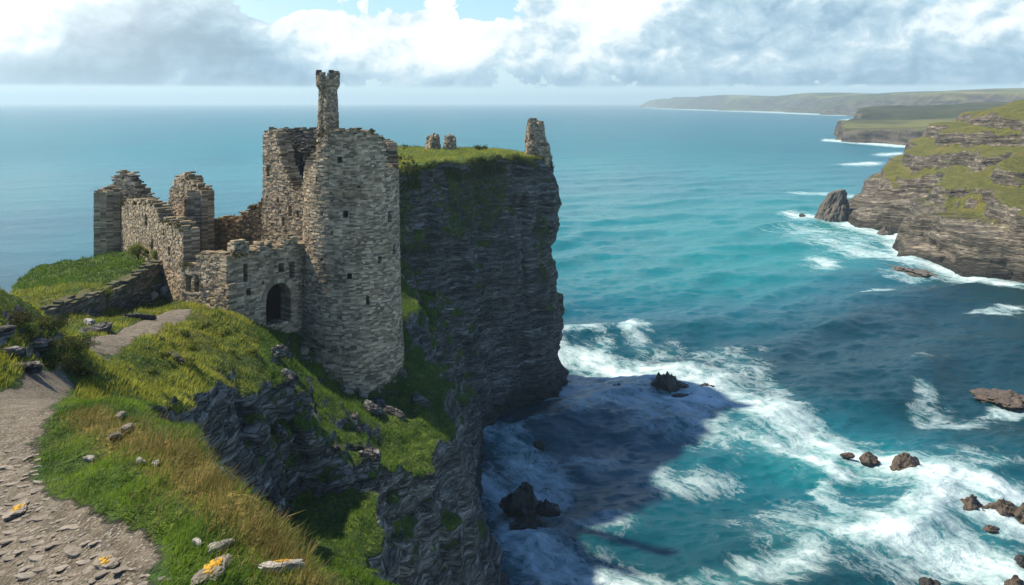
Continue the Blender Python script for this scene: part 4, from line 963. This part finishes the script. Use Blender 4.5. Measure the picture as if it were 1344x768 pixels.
# ------------------------------------------------------------------ grass blades
def sample_surface(n, weight):
    V, Q, N = LAND[:3]
    c = V[Q].mean(1); d1 = V[Q[:, 2]] - V[Q[:, 0]]; d2 = V[Q[:, 3]] - V[Q[:, 1]]; A = np.linalg.norm(np.cross(d1, d2), axis=1) / 2
    pr = A * weight(c, N[Q].mean(1), LAND[3][Q].mean(1), LAND[4][Q].mean(1)); pr = np.maximum(pr, 0); pr /= pr.sum()
    f = rng.choice(len(Q), n, p=pr); a, b = rng.random(n), rng.random(n)
    q = V[Q[f]]; p = (q[:, 0] * (1 - a)[:, None] + q[:, 1] * a[:, None]) * (1 - b)[:, None] + (q[:, 3] * (1 - a)[:, None] + q[:, 2] * a[:, None]) * b[:, None]
    nn = N[Q[f, 0]]; return p, nn
def blades(name, p, nn, h, w, tint, lean, label, bend=0.5):
    n = len(p); up = nn * 0.45 + np.array([0, 0, 0.75]); up = up + lean + rng.normal(0, 0.22, (n, 3)); up /= np.linalg.norm(up, axis=1, keepdims=True)
    ang = rng.uniform(0, 2 * math.pi, n); side = np.c_[np.cos(ang), np.sin(ang), np.zeros(n)]
    side = side - up * (side * up).sum(1, keepdims=True); side /= np.linalg.norm(side, axis=1, keepdims=True)
    fwd = np.cross(up, side); bd = (rng.normal(0.2, 0.35, n) * bend)[:, None] * fwd + lean * bend
    h = h[:, None]; w = w[:, None]
    b0 = p - side * w / 2 - up * 0.03; b1 = p + side * w / 2 - up * 0.03
    mid = p + up * h * 0.55 + bd * h * 0.25; m0 = mid - side * w * 0.36; m1 = mid + side * w * 0.36
    tip = p + up * h * 0.95 + bd * h * 0.9
    v = np.stack([b0, b1, m1, m0, tip], 1).reshape(-1, 3); k = (np.arange(n) * 5)[:, None]
    me = mesh_np(name, v, k + np.array([[0, 1, 2, 3]]), True, k + np.array([[3, 2, 4]]))
    a = me.attributes.new('tint', 'FLOAT_COLOR', 'POINT'); col = np.ones((n, 5, 4), np.float32); col[:, :, :3] = tint[:, None, :]
    a.data.foreach_set('color', col.ravel())
    return tag(link(name, me, M_BLADE), label, kind='stuff')
def wnear(c, N, g, pth):
    d = c[:, 1]; px = 672 + c[:, 0] / d * FPX
    return sstep(g, 0.3, 0.6) * (1 - sstep(pth, 0.25, 0.5)) * (d < 24) * (px < 640) / d ** 1.3
p, nn = sample_surface(340000, wnear)
db = np.exp(-(dist_line(p[:, 0], p[:, 1], [XY(110, 17.8), XY(190, 15.0), XY(262, 12.9), XY(322, 11.4), XY(398, 10.0), XY(470, 9.0)]) / 0.42) ** 2)
clump = fbm(p[:, 0] / 0.7, p[:, 1] / 0.7, 0, 3); isdry = rng.random(len(p)) < np.clip(db * 0.88 + clump * 0.12 + 0.01, 0, 0.9)
q = p[~isdry]; t = np.clip(0.45 + 0.9 * fbm(q[:, 0] / 0.6, q[:, 1] / 0.6, 2, 4) + rng.normal(0, 0.2, len(q)), 0, 1)
tint = mixc((0.022, 0.070, 0.008), (0.18, 0.29, 0.03), t)
blades('green_grass', q, nn[~isdry], rng.uniform(0.05, 0.14, len(q)) * (1 + 1.2 * np.clip(fbm(q[:, 0] / 0.9, q[:, 1] / 0.9, 5, 3), -0.6, 1)), rng.uniform(0.006, 0.012, len(q)), tint, np.array([0.45, -0.15, -0.08]), 'lush green grass covering the bank beside the path')
q = p[isdry]; t = rng.random(len(q))
tint = mixc((0.14, 0.10, 0.025), (0.34, 0.25, 0.09), t); tint = tint * np.clip(1 + 0.5 * fbm(q[:, 0] / 0.5, q[:, 1] / 0.5, 3, 3), 0.5, 1.4)[:, None] * np.array([0.92, 1.0, 1.05]); tint = np.where((rng.random(len(q)) < 0.32)[:, None], mixc((0.05, 0.075, 0.015), (0.12, 0.13, 0.03), t), tint)
blades('dry_grass', q, nn[isdry], rng.uniform(0.11, 0.28, len(q)) * (1 + 0.7 * np.clip(fbm(q[:, 0] / 0.6, q[:, 1] / 0.6, 7, 3), -0.7, 1)), rng.uniform(0.006, 0.011, len(q)), tint, np.array([0.28, -0.10, 0.0]), 'tawny dry grass along the crest of the bank', 0.7)
def wmid(c, N, g, pth):
    d = c[:, 1]; px = 672 + c[:, 0] / d * FPX
    return sstep(g, 0.35, 0.6) * (1 - sstep(pth, 0.25, 0.5)) * (d >= 23) * (d < 92) * (px > -40) * (c[:, 2] > 8) / d ** 1.2
p, nn = sample_surface(170000, wmid)
cl = fbm(p[:, 0] / 1.6, p[:, 1] / 1.6, 3, 4); t = np.clip(0.5 + 1.1 * cl + rng.normal(0, 0.2, len(p)), 0, 1)
pxm = 672 + p[:, 0] / p[:, 1] * FPX
sunny = sstep(360 - pxm, 0, 40) * (p[:, 1] < 68) * (p[:, 2] > 24)  # sunlit shoulder's brightness is put into its blade tint
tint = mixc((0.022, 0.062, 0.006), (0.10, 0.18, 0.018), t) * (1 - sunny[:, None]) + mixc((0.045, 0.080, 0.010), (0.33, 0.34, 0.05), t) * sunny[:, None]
hh = rng.uniform(0.08, 0.22, len(p)) * (1 + 1.3 * np.clip(cl, -0.6, 1)) * np.interp(p[:, 1], [23, 45, 90], [0.9, 1.1, 1.5])
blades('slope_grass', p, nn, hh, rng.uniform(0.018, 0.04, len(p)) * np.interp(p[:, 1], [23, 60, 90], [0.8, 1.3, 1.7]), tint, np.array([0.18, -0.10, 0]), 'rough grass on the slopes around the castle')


# plateau grass and the shaggy fringe along the headland's edge
def wtop(c, N, g, pth):
    return sstep(g, 0.3, 0.6) * (c[:, 1] > 93) * (c[:, 2] > 30.5) * (0.4 + 2.0 * (N[:, 2] < 0.8))
p, nn = sample_surface(26000, wtop)
cl = fbm(p[:, 0] / 3, p[:, 1] / 3, 3, 4); t = np.clip(0.5 + 0.8 * cl + rng.normal(0, 0.2, len(p)), 0, 1)
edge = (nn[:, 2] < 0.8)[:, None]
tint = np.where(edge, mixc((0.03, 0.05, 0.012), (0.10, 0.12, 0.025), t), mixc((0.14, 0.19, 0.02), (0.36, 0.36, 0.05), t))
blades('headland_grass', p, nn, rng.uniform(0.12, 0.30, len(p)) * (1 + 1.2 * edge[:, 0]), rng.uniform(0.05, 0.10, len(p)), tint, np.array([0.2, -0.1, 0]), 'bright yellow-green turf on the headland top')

# ------------------------------------------------------------------ bushes, stones, small things
LV, LN = LAND[0], LAND[2]
LPX = 672 + LV[:, 0] / LV[:, 1] * FPX; LPY = HZ + (CH - LV[:, 2]) / LV[:, 1] * FPX
def ground_at(px, py, dmax=100.0, dmin=0.0):
    """the land where the photograph shows column px, row py"""
    m = np.nonzero((np.abs(LPX - px) < 14) & (np.abs(LPY - py) < 14) & (LN[:, 2] > 0.25) & (LV[:, 1] < dmax) & (LV[:, 1] > dmin))[0]
    if len(m) == 0: return None
    sc_ = (LPX[m] - px) ** 2 + (LPY[m] - py) ** 2 + (LV[m, 1] - LV[m, 1].min()) * 6.0
    i = m[np.argmin(sc_)]; return LV[i], LN[i]
def tube_mesh(name, paths):
    v, f = [], []
    for pts, r0, r1 in paths:
        b0 = len(v); m = len(pts)
        for i, q in enumerate(pts):
            rr = r0 + (r1 - r0) * i / (m - 1)
            for k in range(5): v.append((q[0] + rr * math.cos(k * 1.2566), q[1] + rr * math.sin(k * 1.2566), q[2]))
        for i in range(m - 1):
            for k in range(5): f.append((b0 + i * 5 + k, b0 + i * 5 + (k + 1) % 5, b0 + i * 5 + 5 + (k + 1) % 5, b0 + i * 5 + 5 + k))
    me = bpy.data.meshes.new(name); me.from_pydata(v, [], f); return me
def bush(name, loc, r, h, n, leaf, dark, light, label, cat='bush', group=None, lobes=6):
    root = empty(name, loc); tag(root, label, cat, group); pts = []; ns = []; st = []
    for k in range(lobes):
        a = rng.uniform(0, 6.28); q = rng.uniform(0.1, 0.75); c = np.array([math.cos(a) * q * r, math.sin(a) * q * r, h * rng.uniform(0.25, 0.72)]); rr = r * rng.uniform(0.32, 0.55)
        d_ = rng.normal(0, 1, (n // lobes, 3)); d_ /= np.linalg.norm(d_, axis=1, keepdims=True)
        rad = rng.random(n // lobes) ** 0.45 * (1 + 0.3 * rng.normal(0, 1, n // lobes)); pp_ = c + d_ * rad[:, None] * np.array([rr, rr, rr * h / r * 0.9]); pts.append(pp_); ns.append(d_)
        st.append(([(0, 0, -0.2), tuple(c * 0.5 + np.array([0.03, 0.02, 0])), tuple(c)], 0.03 * r, 0.008 * r))
    pts = np.concatenate(pts); ns = np.concatenate(ns); pts[:, 2] = np.maximum(pts[:, 2], -0.1)
    t = np.clip(0.45 + 0.9 * fbm(pts[:, 0] / (0.5 * r), pts[:, 1] / (0.5 * r), pts[:, 2] / (0.5 * r), 2) + rng.normal(0, 0.2, len(pts)), 0, 1)
    link('foliage', leaf_mesh('foliage', pts, ns, rng.uniform(0.6, 1.3, len(pts)) * leaf, mixc(dark, light, t)), M_BLADE, root)
    link('stems', tube_mesh('stems', st), M_TIMBER, root)
    return root
G = lambda px, py, **k: tuple(ground_at(px, py, **k)[0])
D1, L1c = (0.02, 0.032, 0.010), (0.09, 0.105, 0.025)
for k, (px, py, d_, r_, h_) in enumerate([(16, 412, 27.6, 1.0, .5), (62, 420, 28.8, 1.0, .5), (98, 446, 29.4, .9, .5), (84, 474, 28.2, 1.0, .5), (30, 438, 27.0, 1.0, .45), (60, 446, 27.8, 1.0, .45), (36, 418, 28.6, .8, .4), (96, 486, 28.2, .8, .4), (66, 468, 27.2, .8, .4)]):
    X_, Y_, Z_ = P(px, py, d_)
    bush('low_shrub', (X_, Y_, Z_ - 0.3), r_ * 0.82, h_ * 0.75, 3000, 0.055, (0.016, 0.026, 0.008), ((0.075, 0.095, 0.022) if k % 3 else (0.095, 0.085, 0.028)), 'low shrub with shadow-dark leaf colour on the rocky mound at the left edge', group='shrubs on the mound', lobes=9)  # dark leaf colours stand for an unseen hill's shadow on the mound
bush('bush', P(182, 338, 76.0), 1.1, 1.3, 1700, 0.16, (0.05, 0.08, 0.012), (0.20, 0.22, 0.03), 'sunlit green bush at the top of the bank beside the castle', group='bushes round the retaining wall')
bush('bush', P(203, 341, 74.6), 0.8, 0.8, 1000, 0.16, (0.05, 0.08, 0.012), (0.20, 0.22, 0.03), 'smaller green bush against the curtain wall above the retaining wall', group='bushes round the retaining wall')
bush('bush', P(137, 393, 63.6), 0.75, 0.9, 900, 0.14, (0.05, 0.08, 0.012), (0.20, 0.22, 0.03), 'green bush growing out of the dark retaining wall', group='bushes round the retaining wall')
bush('bush', (P(632, 195, 128)[0], 128, 33.0), 0.9, 0.75, 500, 0.22, (0.02, 0.035, 0.010), (0.07, 0.09, 0.02), 'small dark bush alone on the headland turf', group=None)

def boxy_rock(name, a, b, c, seed, flat=0.6, rough=0.34, sub=4):
    import bmesh
    bm = bmesh.new(); bmesh.ops.create_icosphere(bm, subdivisions=sub, radius=1.0)
    v = np.array([q.co[:] for q in bm.verts]); f = np.array([[q.index for q in fc.verts] for fc in bm.faces]); bm.free()
    v = np.sign(v) * np.abs(v) ** flat; v /= np.abs(v).max(); s_ = seed * 2.13
    ang = np.arctan2(v[:, 1], v[:, 0]); v[:, :2] *= (1 + 0.28 * np.sin(ang * 2 + s_) * math.sin(s_) + 0.16 * np.sin(ang * 3 + s_ * 2))[:, None]
    v = v * (1 + rough * fbm(v[:, 0] * 1.8 + s_, v[:, 1] * 1.8, v[:, 2] * 1.8 + s_, 4, 0.6))[:, None]
    return mesh_np(name, v * np.array([a, b, c]), None, False, f)
def pale_mat(name, base):
    m, t, b = new_mat(name); p = t.pos(); n = t.noise(p, 3.0, 7, 0.65); oi = t.node('ShaderNodeObjectInfo').outputs['Random']
    c = t.ramp(n, [(0.3, tuple(q * 0.55 for q in base)), (0.55, base), (0.75, tuple(min(q * 1.5, 0.8) for q in base))])
    c = t.mix(t.mul(oi, 0.5), c, t.mix(1.0, c, (0.62, 0.60, 0.57), 'MULTIPLY'))
    c = t.mix(t.mr(t.noise(p, 11.0, 5, 0.7), 0.5, 0.68, 0, 0.5), c, (0.05, 0.045, 0.035))
    t.put(b.inputs['Base Color'], c); b.inputs['Roughness'].default_value = 0.9
    t.put(b.inputs['Normal'], t.bump(t.add(n, t.mul(t.noise(p, 22.0, 4, 0.7), 0.3)), 0.8, 0.05)); return m
M_PALE = pale_mat('pale_stone', (0.29, 0.28, 0.26)); M_FLAG = pale_mat('grey_flagstone', (0.21, 0.19, 0.162)); M_LEDGE = pale_mat('grey_ledge', (0.13, 0.125, 0.12))
m_, t_, b_ = new_mat('yellow_lichen'); n_ = t_.noise(t_.pos(), 14.0, 6, 0.7)
t_.put(b_.inputs['Base Color'], t_.ramp(n_, [(0.35, (0.16, 0.08, 0.01)), (0.5, (0.42, 0.24, 0.014)), (0.7, (0.58, 0.40, 0.05))])); b_.inputs['Roughness'].default_value = 0.95
t_.put(b_.inputs['Normal'], t_.bump(n_, 1.0, 0.03)); M_LICHEN = m_
def stone_at(name, px, py, wpx, hm, mat, label, cat, group=None, asp=0.7, rot=None, sink=0.35, seed=1, flat=0.6, dmin=0.0, lichen=0, tilt=True):
    g = ground_at(px, py, dmin=dmin)
    if g is None: return None
    (gx0, gy0, gz0), nrm = g; a = wpx / FPX * gy0 * 0.5
    o = link(name, boxy_rock(name, a, a * asp, hm * 0.5, seed, flat), mat, None, (gx0, gy0, gz0 + hm * (0.5 - sink)))
    q = Vector(tuple(nrm)).to_track_quat('Z', 'Y') if tilt else Vector((0, 0, 1)).to_track_quat('Z', 'Y')
    from mathutils import Quaternion
    o.rotation_mode = 'QUATERNION'; o.rotation_quaternion = q @ Quaternion((0, 0, 1), rot if rot is not None else random.uniform(0, 3.1))
    tag(o, label, cat, group)
    if lichen:
        vs_, fs_, nv = [], [], 0; lr = np.random.default_rng(seed)
        for k in range(26 * lichen):
            cx_, cy_ = lr.normal(-0.12, 0.36), lr.normal(0.0, 0.34)
            if cx_ * cx_ + cy_ * cy_ > 0.66: continue
            ra = a * lr.uniform(0.07, 0.22); m = 9; top = hm * 0.5 * (1 - 0.35 * (cx_ * cx_ + cy_ * cy_))
            ring = [(a * cx_ + math.cos(j / m * 6.283) * ra * lr.uniform(0.6, 1.2), a * asp * cy_ + math.sin(j / m * 6.283) * ra * lr.uniform(0.5, 1.0)) for j in range(m)]
            vs_ += [(x_, y_, top - 0.02) for x_, y_ in ring] + [(a * cx_ + (x_ - a * cx_) * 0.7, a * asp * cy_ + (y_ - a * asp * cy_) * 0.7, top + 0.004 + lr.uniform(0, .006)) for x_, y_ in ring] + [(a * cx_, a * asp * cy_, top + 0.012)]
            for j in range(m):
                j2 = (j + 1) % m; fs_ += [(nv + j, nv + j2, nv + m + j2, nv + m + j), (nv + m + j, nv + m + j2, nv + 2 * m)]
            nv += 2 * m + 1
        me_ = bpy.data.meshes.new('lichen'); me_.from_pydata(vs_, [], fs_); link('lichen', me_, M_LICHEN, o)
    return o
rb = random.Random(9)
for k, (px, py, r_) in enumerate([(236, 436, .75), (262, 430, .8), (290, 436, .85), (318, 440, .7), (335, 446, .6), (222, 452, .6), (248, 456, .7), (276, 452, .6), (300, 462, .6), (212, 470, .5), (240, 474, .55), (330, 462, .5), (196, 486, .5), (205, 446, .5)]):
    g = ground_at(px, py, dmin=36)
    if g is None: continue
    bush('bracken_clump', tuple(g[0] - np.array([0, 0, 0.12])), r_ * rb.uniform(0.8, 1.1), r_ * rb.uniform(0.45, 0.7), 900, 0.11, (0.04, 0.065, 0.010), (0.21, 0.23, 0.035), 'low yellow-green bracken clump on the sunlit shoulder before the gate', 'bracken', 'bracken clumps on the sunlit shoulder', 5)
for k in range(16):
    a_ = math.radians(-95 + 180 * (k + rb.random()) / 16); rr = rb.uniform(4.3, 5.0); X_, Y_ = TC[0] + math.sin(a_) * rr, TC[1] - math.cos(a_) * rr
    j = np.argmin((LV[:, 0] - X_) ** 2 + (LV[:, 1] - Y_) ** 2 + (LN[:, 2] < 0.3) * 9); q_ = rb.uniform(0.18, 0.5)
    o = link('fallen_stone', boxy_rock('fallen_stone', q_, q_ * rb.uniform(.6, .9), q_ * rb.uniform(.4, .7), 200 + k, 0.55), M_STONED, None, (X_, Y_, float(LV[j, 2]) + q_ * 0.1)); o.rotation_euler = (rb.gauss(0, .3), rb.gauss(0, .3), rb.uniform(0, 3))
    tag(o, 'grey stone fallen at the foot of the round tower', 'stone', 'fallen stones round the tower foot')
n_out = 0
for k in range(60):
    px, py = rb.uniform(362, 575), rb.uniform(432, 610)
    if n_out >= 16: break
    g = ground_at(px, py, dmin=46, dmax=80)
    if g is None or g[1][2] < 0.4 or g[0][2] < 12: continue
    sz = rb.uniform(10, 30)
    if stone_at('outcrop_rock', px, py, sz, sz / FPX * g[0][1] * rb.uniform(0.5, 0.9), M_LAND, 'grey rock sticking out of the shaded grass slope below the round tower', 'rock', 'outcrops on the slope below the tower', 0.7, None, 0.4, 100 + k, 0.6, 46): n_out += 1
# two pale boulders and the slabs by the upper path
stone_at('boulder', 218, 388, 16, 0.8, M_PALE, 'larger pale boulder against the foot of the curtain wall', 'boulder', 'pale boulders', 0.8, 0.2, 0.15, 3, 0.8, 55)
stone_at('boulder', 203, 391, 12, 0.6, M_PALE, 'smaller pale boulder left of the larger one by the wall', 'boulder', 'pale boulders', 0.8, 0.4, 0.15, 4, 0.8, 55)
stone_at('stone_slab', 186, 414, 30, 0.35, M_LAND, 'flat grey slab on the grass just left of the upper path', 'slab', 'slabs beside the upper path', 0.6, 0.5, 0.2, 5, 0.55, 40)
stone_at('stone_slab', 128, 433, 40, 0.4, M_LAND, 'broad dark slab left of the path below the retaining wall', 'slab', 'slabs beside the upper path', 0.5, 0.5, 0.25, 6, 0.55, 30)
stone_at('stone_slab', 118, 424, 14, 0.4, M_PALE, 'pale stone lying at the foot of the retaining wall', 'stone', None, 0.7, 0.3, 0.2, 7, 0.7, 40)
stone_at('stone_slab', 230, 470, 30, 0.3, M_LAND, 'half buried grey ledge on the grass shoulder beside the path', 'slab', 'slabs beside the upper path', 0.5, 0.4, 0.45, 8, 0.55, 30)
# rock ledges of the mound
for k, (px, py, wp, lab) in enumerate([(12, 462, 36, 'grey rock ledge low on the mound at the left edge'), (48, 452, 40, 'grey rock ledge in the middle of the mound face'), (30, 482, 44, 'lowest grey ledge of the mound above the path'), (2, 436, 36, 'upper grey ledge of the mound at the left edge')]):
    stone_at('rock_ledge', px, py, wp * 0.8, 0.34, M_LAND, lab, 'rock', 'rock ledges on the mound', 0.7, 0.2 + 0.2 * k, 0.5, 20 + k, 0.5, 0.0, 0, False)
# stones along the turf edge, and the ones with lichen
for k, (px, py, wp, hm, lab) in enumerate([(158, 548, 15, 0.09, 'grey stone at the top of the bank where turf meets gravel'), (168, 562, 18, 0.10, 'wide grey stone just below the top stone of the bank'), (150, 572, 13, 0.08, 'small grey stone lowest of the three on the upper bank'),
        (186, 607, 13, 0.08, 'pale stone left of a pair in the middle of the bank'), (206, 611, 16, 0.08, 'pale stone right of a pair in the middle of the bank'), (120, 606, 14, 0.08, 'small stone at the turf edge above the green bank')]):
    stone_at('bank_stone', px, py, wp, hm, M_PALE if k > 2 else M_FLAG, lab, 'stone', 'stones on the bank', 0.6, 0.3, 0.1, 30 + k, 0.65)
stone_at('lichen_stone', 280, 757, 56, 0.13, M_FLAG, 'stone covered in bright yellow lichen at the bottom of the bank', 'stone', 'stones with yellow lichen', 0.65, 0.1, 0.05, 41, 0.7, 0, 2)
stone_at('lichen_stone', 370, 752, 42, 0.12, M_PALE, 'pale stone with yellow lichen, rightmost at the bottom edge', 'stone', 'stones with yellow lichen', 0.6, 0.1, 0.0, 42, 0.7, 0, 1)
stone_at('lichen_stone', 140, 742, 40, 0.08, M_FLAG, 'flat slab with a small yellow lichen patch on the gravel', 'stone', 'stones with yellow lichen', 0.6, 0.5, 0.2, 43, 0.6, 0, 1)
stone_at('lichen_stone', 22, 672, 42, 0.08, M_FLAG, 'slab with orange-yellow lichen at the left edge of the path', 'stone', 'stones with yellow lichen', 0.6, 0.4, 0.2, 44, 0.6, 0, 1)
stone_at('bank_stone', 262, 716, 15, 0.08, M_PALE, 'small white stone beside the bigger white one above the lichen', 'stone', 'stones on the bank', 0.6, 0.3, 0.1, 45, 0.65)
stone_at('bank_stone', 288, 722, 28, 0.09, M_PALE, 'big white elongated stone just above the lichen stone', 'stone', 'stones on the bank', 0.5, 0.3, 0.1, 46, 0.65)
# flat stones bedded in the gravel: one of each of six, then copies
protos = [boxy_rock('flat_stone', 1.0, random.uniform(0.5, 0.8), 0.22, 50 + k, 0.55, 0.18) for k in range(6)]
for me_ in protos: me_.materials.append(M_FLAG)
rr_ = random.Random(5); placed = []; tries = 0
while len(placed) < 170 and tries < 6000:
    tries += 1; py = 590 + 190 * rr_.random() ** 0.75; edge_ = float(np.interp(py, [560, 590, 640, 680, 730, 768], [60, 50, 55, 85, 150, 235])); px = rr_.uniform(-40, edge_)
    wpx = rr_.uniform(6, 15 + 14 * rr_.random() ** 2) * (0.5 + (py - 560) / 210)
    if any(abs(px - a) < (wpx + w_) * 0.42 and abs(py - b) < (wpx + w_) * 0.26 for a, b, w_ in placed): continue
    g = ground_at(px, py)
    if g is None: continue
    (gx0, gy0, gz0), nrm = g; a = wpx / FPX * gy0 * 0.5
    o = bpy.data.objects.new('flat_stone', protos[len(placed) % 6]); C.objects.link(o); o.location = (gx0, gy0, gz0 + 0.005)
    o.scale = (a, a, a * rr_.uniform(0.5, 0.9)); o.rotation_euler = (rr_.gauss(0, .07), rr_.gauss(0, .07), rr_.gauss(0.6, 0.35))
    tag(o, 'grey flat stone bedded in the gravel path', 'stone', 'flat stones in the gravel path'); placed.append((px, py, wpx))

# ------------------------------------------------------------------ haze
def haze():
    m = bpy.data.materials.new('sea_air'); m.use_nodes = True; t = NT(m.node_tree); t.n.clear()
    o = t.node('ShaderNodeOutputMaterial'); v = t.node('ShaderNodeVolumePrincipled')
    v.inputs['Color'].default_value = (0.60, 0.84, 1.0, 1); v.inputs['Density'].default_value = 1.7e-4; v.inputs['Anisotropy'].default_value = 0.2
    t.l.new(v.outputs[0], o.inputs['Volume'])
    x0, x1, y0, y1, z0, z1 = -16000, 16000, -300, 15500, -4.5, 122
    vv = [(x, y, z) for z in (z0, z1) for (x, y) in ((x0, y0), (x1, y0), (x1, y1), (x0, y1))]
    me = bpy.data.meshes.new('haze'); me.from_pydata(vv, [], [(0, 3, 2, 1), (4, 5, 6, 7), (0, 1, 5, 4), (1, 2, 6, 5), (2, 3, 7, 6), (3, 0, 4, 7)])
    tag(link('haze', me, m), 'pale sea haze over the bay', kind='stuff')
haze()
scene.cycles.use_denoising = True
